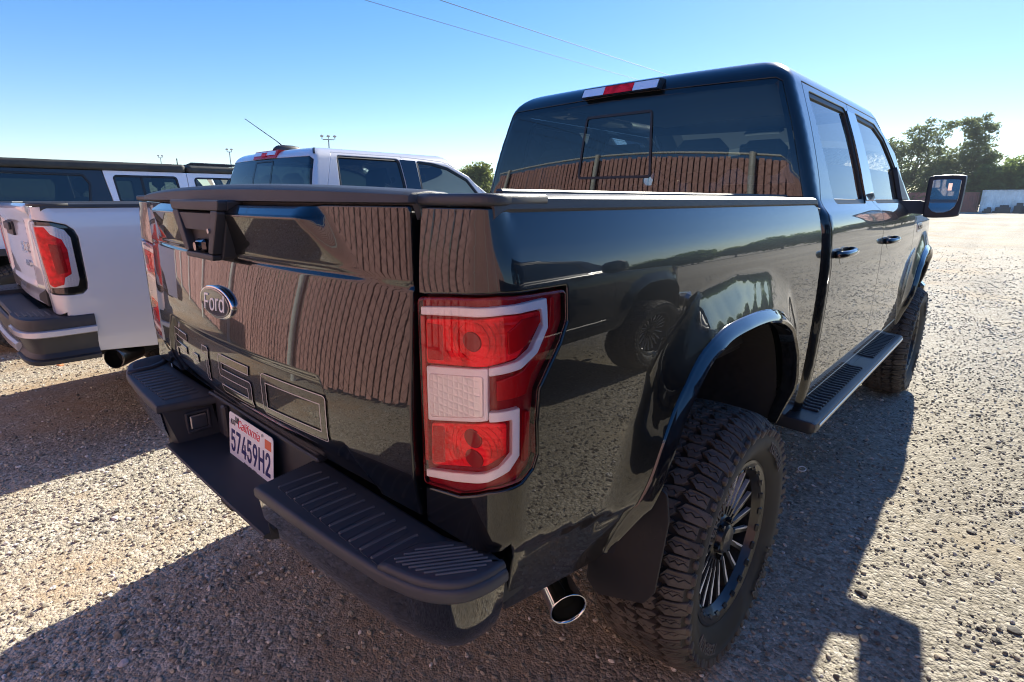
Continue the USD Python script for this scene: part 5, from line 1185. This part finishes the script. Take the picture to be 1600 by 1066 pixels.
obj(T, 'under_tray', cat([rbox((1.6, .5, .10), (0, -.80, .66), .02), rbox((.4, .34, .16), (.45, -.55, .60), .05)]), UNDER)
# roof: brake lamp, aerial
HB = group_part(T, 'high_brake_lamp')
for nm, x0, x1, z0, z1, d, m in (('red_surround', -.235, .215, 1.888, 1.955, .014, REDM), ('clear_lens', -.215, .185, 1.915, 1.948, .020, CLEARL), ('inner_lens', -.07, .03, 1.908, 1.94, .022, REDL)):
    obj(HB, nm, loft([[(x, .668 + .03 * (abs(x) / .8) ** 2 - d + (z0 - 1.9) * .5, z0), (x, .668 + .03 * (abs(x) / .8) ** 2 - d + (z1 - 1.9) * .5, z1), (x, .74, z1), (x, .74, z0)] for x in np.linspace(x0, x1, 7)]), m, 25)
AE = group_part(T, 'roof_aerial')
obj(AE, 'aerial_base', loft([[(.03 + r * .05 * math.cos(a), .86 + r * .13 * math.sin(a), z) for a in np.arange(20) / 20 * 2 * PI] for z, r in ((1.96, 1.1), (1.985, 1.0), (2.005, .75), (2.012, .35))]), PLASTIC, True)
obj(AE, 'mast', tube([(-.02, .84, 2.005), (-.07, .81, 2.05), (-.33, .66, 2.245)], [.006, .004, .003], 8), PLASTIC, True)
for f_ in (lambda m: m, mirror):
    obj(T, 'rocker_panel', f_(panel(Polygon([(.72, .55), (2.72, .55), (2.72, .615), (.72, .615)]), B.cab, .05, .004, .03)), PLASTIC)
    obj(T, 'roof_seam', f_(panel(Polygon([(.615, 1.905), (.632, 1.905), (.606, GB.vmax), (.589, GB.vmax)]), B.cab, .01, 0, 0, .001, False)), SEAL)
    MR = group_part(T, 'wing_mirror')
    obj(MR, 'housing', f_(rbox((.20, .12, .18), (1.06, 2.42, 1.50), .045)), SILVERP); obj(MR, 'arm', f_(rbox((.16, .06, .05), (.93, 2.44, 1.44), .015)), PLASTIC)
    obj(MR, 'mirror_pane', f_(rbox((.165, .006, .14), (1.06, 2.358, 1.50), .002)), MIRRORG)
    for y in (.90, 1.80): obj(T, 'door_handle', f_(rbox((.03, .20, .035), (.945, y, 1.30), .012)), SILVERP)
for k, (x, y) in enumerate(((.80, 0), (.80, 3.26), (-.80, 0), (-.80, 3.26))):
    ref(T, 'wheel', W0, (x, y, .444), 0 if x > 0 else 180)

# ------------------------------------------------------------------ white box-bodied vehicle beyond, black roof
HX, HY = -6.88, .0
H = thing('utility_vehicle', 'white boxy utility vehicle with black rear canopy and flat black roof, beyond the silver truck', 'utility vehicle', (HX, HY, 0))
hw = 1.03
Sh = lambda u: np.stack([hw - .012 - .17 * np.clip(u[:, 1] - 1.42, 0, 1), u[:, 0], u[:, 1]], 1)
zr0, zr1 = 1.845, 1.935
lowp = Polygon([(-1.95, .62), (-1.55, .62), (-1.45, .85), (-1.25, 1.02), (-.75, 1.02), (-.55, .85), (-.45, .62), (1.72, .62), (1.82, .85), (2.02, 1.02), (2.52, 1.02), (2.72, .85), (2.82, .62), (3.05, .62), (3.05, 1.30), (1.95, 1.42), (-1.95, 1.42)])
wA = rpoly([(-1.05, 1.50), (-.30, 1.50), (-.27, 1.70), (-.32, 1.795), (-1.05, 1.805)], .03)
wB = rpoly([(-.035, 1.50), (.60, 1.50), (.575, 1.795), (-.06, 1.795)], .04)
wC = rpoly([(.78, 1.50), (1.52, 1.50), (1.30, 1.79), (.76, 1.79)], .04)
can = Polygon([(-1.95, 1.423), (-.09, 1.423), (-.15, zr0 - .002), (-1.85, zr0 - .002)])
whi = Polygon([(-.085, 1.423), (1.75, 1.423), (1.40, zr0 - .002), (-.145, zr0 - .002)])
for f_ in (lambda m: m, mirror):
    obj(H, 'body_side', f_(panel(lowp, Sh, .12, .008, .05)), WHITEP)
    obj(H, 'rear_canopy_side', f_(panel(can.difference(wA), Sh, .08, .006, .04)), DARKP)
    rear = whi.intersection(sbox(-2, 0, .685, 9)); front = whi.intersection(sbox(.689, 0, 9, 9))
    obj(H, 'rear_door_frame', f_(panel(rear.difference(wB), Sh, .08, .005, .04)), WHITEP); obj(H, 'front_door_frame', f_(panel(front.difference(wC), Sh, .08, .005, .04)), WHITEP)
    for w_, nm, gm_ in ((wA, 'canopy_window', GLASS_DEEP), (wB, 'rear_side_window', GLASS_DEEP), (wC, 'front_side_window', GLASS_SIDE)):
        obj(H, 'window_seal', f_(panel(w_.buffer(.004).difference(w_.buffer(-.016)), Sh, .04, .003, .01, .002)), SEAL)
        obj(H, nm, f_(panel(w_.buffer(-.004), Sh, .1, 0, 0, -.012, False)), gm_)
    obj(H, 'window_divider', f_(panel(Polygon([(.215, 1.50), (.24, 1.50), (.225, 1.795), (.20, 1.795)]), Sh, .04, .003, .01, -.004)), SEAL)
    obj(H, 'wheel_arch', f_(panel(Polygon([(-1.50, .62), (-.50, .62), (-.60, .88), (-.80, 1.06), (-1.2, 1.06), (-1.40, .88)]).difference(Polygon([(-1.42, .60), (-.58, .60), (-.68, .86), (-.83, .99), (-1.17, .99), (-1.32, .86)])), Sh, .06, .005, .06, .03)), PLASTIC)
rp_ = rpoly([(-.95, -1.92), (.95, -1.92), (.95, 1.40), (.80, 1.72), (-.80, 1.72), (-.95, 1.40)], .06)
def roofslab(pts, z0, z1): return slab(ringof(rpoly(pts, .05), .2), z0, z1, .032, 4)
ROOFB = plain('black_roof_vinyl', (.016, .018, .016), .6, bump=(260, .002), var=(6, (.035, .036, .030)))
obj(H, 'canopy_roof', roofslab([(-.985, -1.93), (.985, -1.93), (.975, .684), (-.975, .684)], zr0, zr1), ROOFB, 40)
obj(H, 'cab_roof', roofslab([(-.975, .692), (.975, .692), (.965, 1.42), (.80, 1.62), (-.80, 1.62), (-.965, 1.42)], zr0, zr1 - .008), ROOFB, 40)
for s in (1, -1):
    obj(H, 'roof_rail', tube([(s * .86, .72, zr1 - .01), (s * .86, .78, zr1 + .022), (s * .86, 1.30, zr1 + .020), (s * .86, 1.36, zr1 - .015)], .012, 8), PLASTIC, True)
for k in range(9): obj(H, 'roof_rack_slat', rbox((1.70, .02, .012), (0, .80 + k * .06, zr1 + .012), .003), PLASTIC)
obj(H, 'aerial_stub', tube([(.9, .62, zr1 - .02), (.9, .62, zr1 + .07)], .006, 6), PLASTIC)
obj(H, 'rear_panel', cat([rbox((1.98, .05, .80), (0, -1.93, 1.02), .02)]), WHITEP)
obj(H, 'canopy_rear', rbox((1.86, .04, .40), (0, -1.90, 1.64), .02), DARKP)
obj(H, 'rear_bumper', rbox((2.0, .22, .22), (0, -2.05, .72), .04), PLASTIC)
obj(H, 'bonnet', loft([[(-.95, 1.90, z0), (-.95, 3.02, z0), (.95, 3.02, z0), (.95, 1.90, z0)] for z0 in (1.20,)] + [[(-.93, 1.9, 1.44), (-.93, 3.0, 1.32), (.93, 3.0, 1.32), (.93, 1.9, 1.44)]]), WHITEP, False)
obj(H, 'front_panel', rbox((1.98, .08, .75), (0, 3.05, 1.0), .03), WHITEP)
obj(H, 'grille', rbox((1.3, .06, .30), (0, 3.10, 1.12), .03), GLOSSB)
for s in (1, -1): obj(H, 'headlamp', mv(tf(trimesh.creation.cylinder(.10, .06, sections=24), rot(PI / 2, [1, 0, 0])), s * .80, 3.10, 1.12), WHITEL, 30)
obj(H, 'front_bumper', rbox((2.0, .24, .24), (0, 3.2, .72), .05), PLASTIC)
obj(H, 'windscreen', quadgrid(A([[(-.92, 1.76, 1.44), (.92, 1.76, 1.44)], [(-.86, 1.52, 1.85), (.86, 1.52, 1.85)]])), GLASS_SCREEN, False)
obj(H, 'chassis', cat([rbox((1.7, 4.6, .16), (0, .5, .66), .03)]), UNDER)
for s in (-.45, .45): seat(H, s, 1.05, .92, .52)
seat(H, 0, .15, .92, 1.3, .58, True, 2)
for x, y in ((.86, -1.0), (.86, 2.27), (-.86, -1.0), (-.86, 2.27)): ref(H, 'wheel', W0, (x, y, .444), 0 if x > 0 else 180)

# ------------------------------------------------------------------ dark pickup to the right, mirrored in the black bed side
dark = dict(truck); dark.update(full=False, paint=DARKP, loc=(3.85, -.85, 0), rz=0, bump=CHROME, label='charcoal pickup parked alongside the black truck on its right, mirrored in its bed side')
T, B = pickup(dark)
for x, y in ((.895, 0), (.895, 3.69), (-.895, 0), (-.895, 3.69)): ref(T, 'wheel', W0, (x, y, .444), 0 if x > 0 else 180)
for s in (1, -1):
    f_ = (lambda m: m) if s > 0 else mirror
    obj(T, 'tail_lamp', f_(panel(rpoly(LAMP, .01), B.bed, .03, .003, .01, -.004)), REDM)
    obj(T, 'lower_trim', f_(rbox((.02, 1.9, .05), (1.0, 1.9, .80), .008)), PLASTIC)
    obj(T, 'wing_mirror', f_(rbox((.22, .14, .22), (1.14, 2.80, 1.57), .05)), DARKP)

# ------------------------------------------------------------------ single stones, where the photograph shows them
for k, (x, y, s, m, lab) in enumerate([(-.464, -1.461, .020, STPALE, 'flat pale stone on the shaded gravel at the bottom left'), (1.327, .695, .026, STDARK, 'dark stone at the notch of the shadow edge, right of the rear wheel'),
        (1.741, .736, .022, STDARK, 'dark stone in the sun near the bottom right corner, left of its pair'), (1.792, .845, .024, STDARK, 'dark stone in the sun at the right edge, right of its pair'), (1.604, .509, .019, STTAN, 'tan stone in the sun just right of the mirror shadow'),
        (1.626, 2.813, .022, STDARK, 'dark stone alone on the sunny gravel right of the front wheel shadow'), (-5.0, -.94, .035, plain('terracotta_shard', (.45, .17, .07), .8), 'orange shard on the sunlit strip below the silver bumper'),
        (1.62, 1.55, .02, STDARK, 'small dark stone on the sunny gravel level with the running board'), (-1.55, -1.25, .024, STPALE, 'pale stone on the sunlit strip left of the bumper'), (1.50, .95, .018, STDARK, 'small dark stone between the shadow edge and the right frame edge')]):
    stone(x, y, s, m, lab, 50 + k, .62)
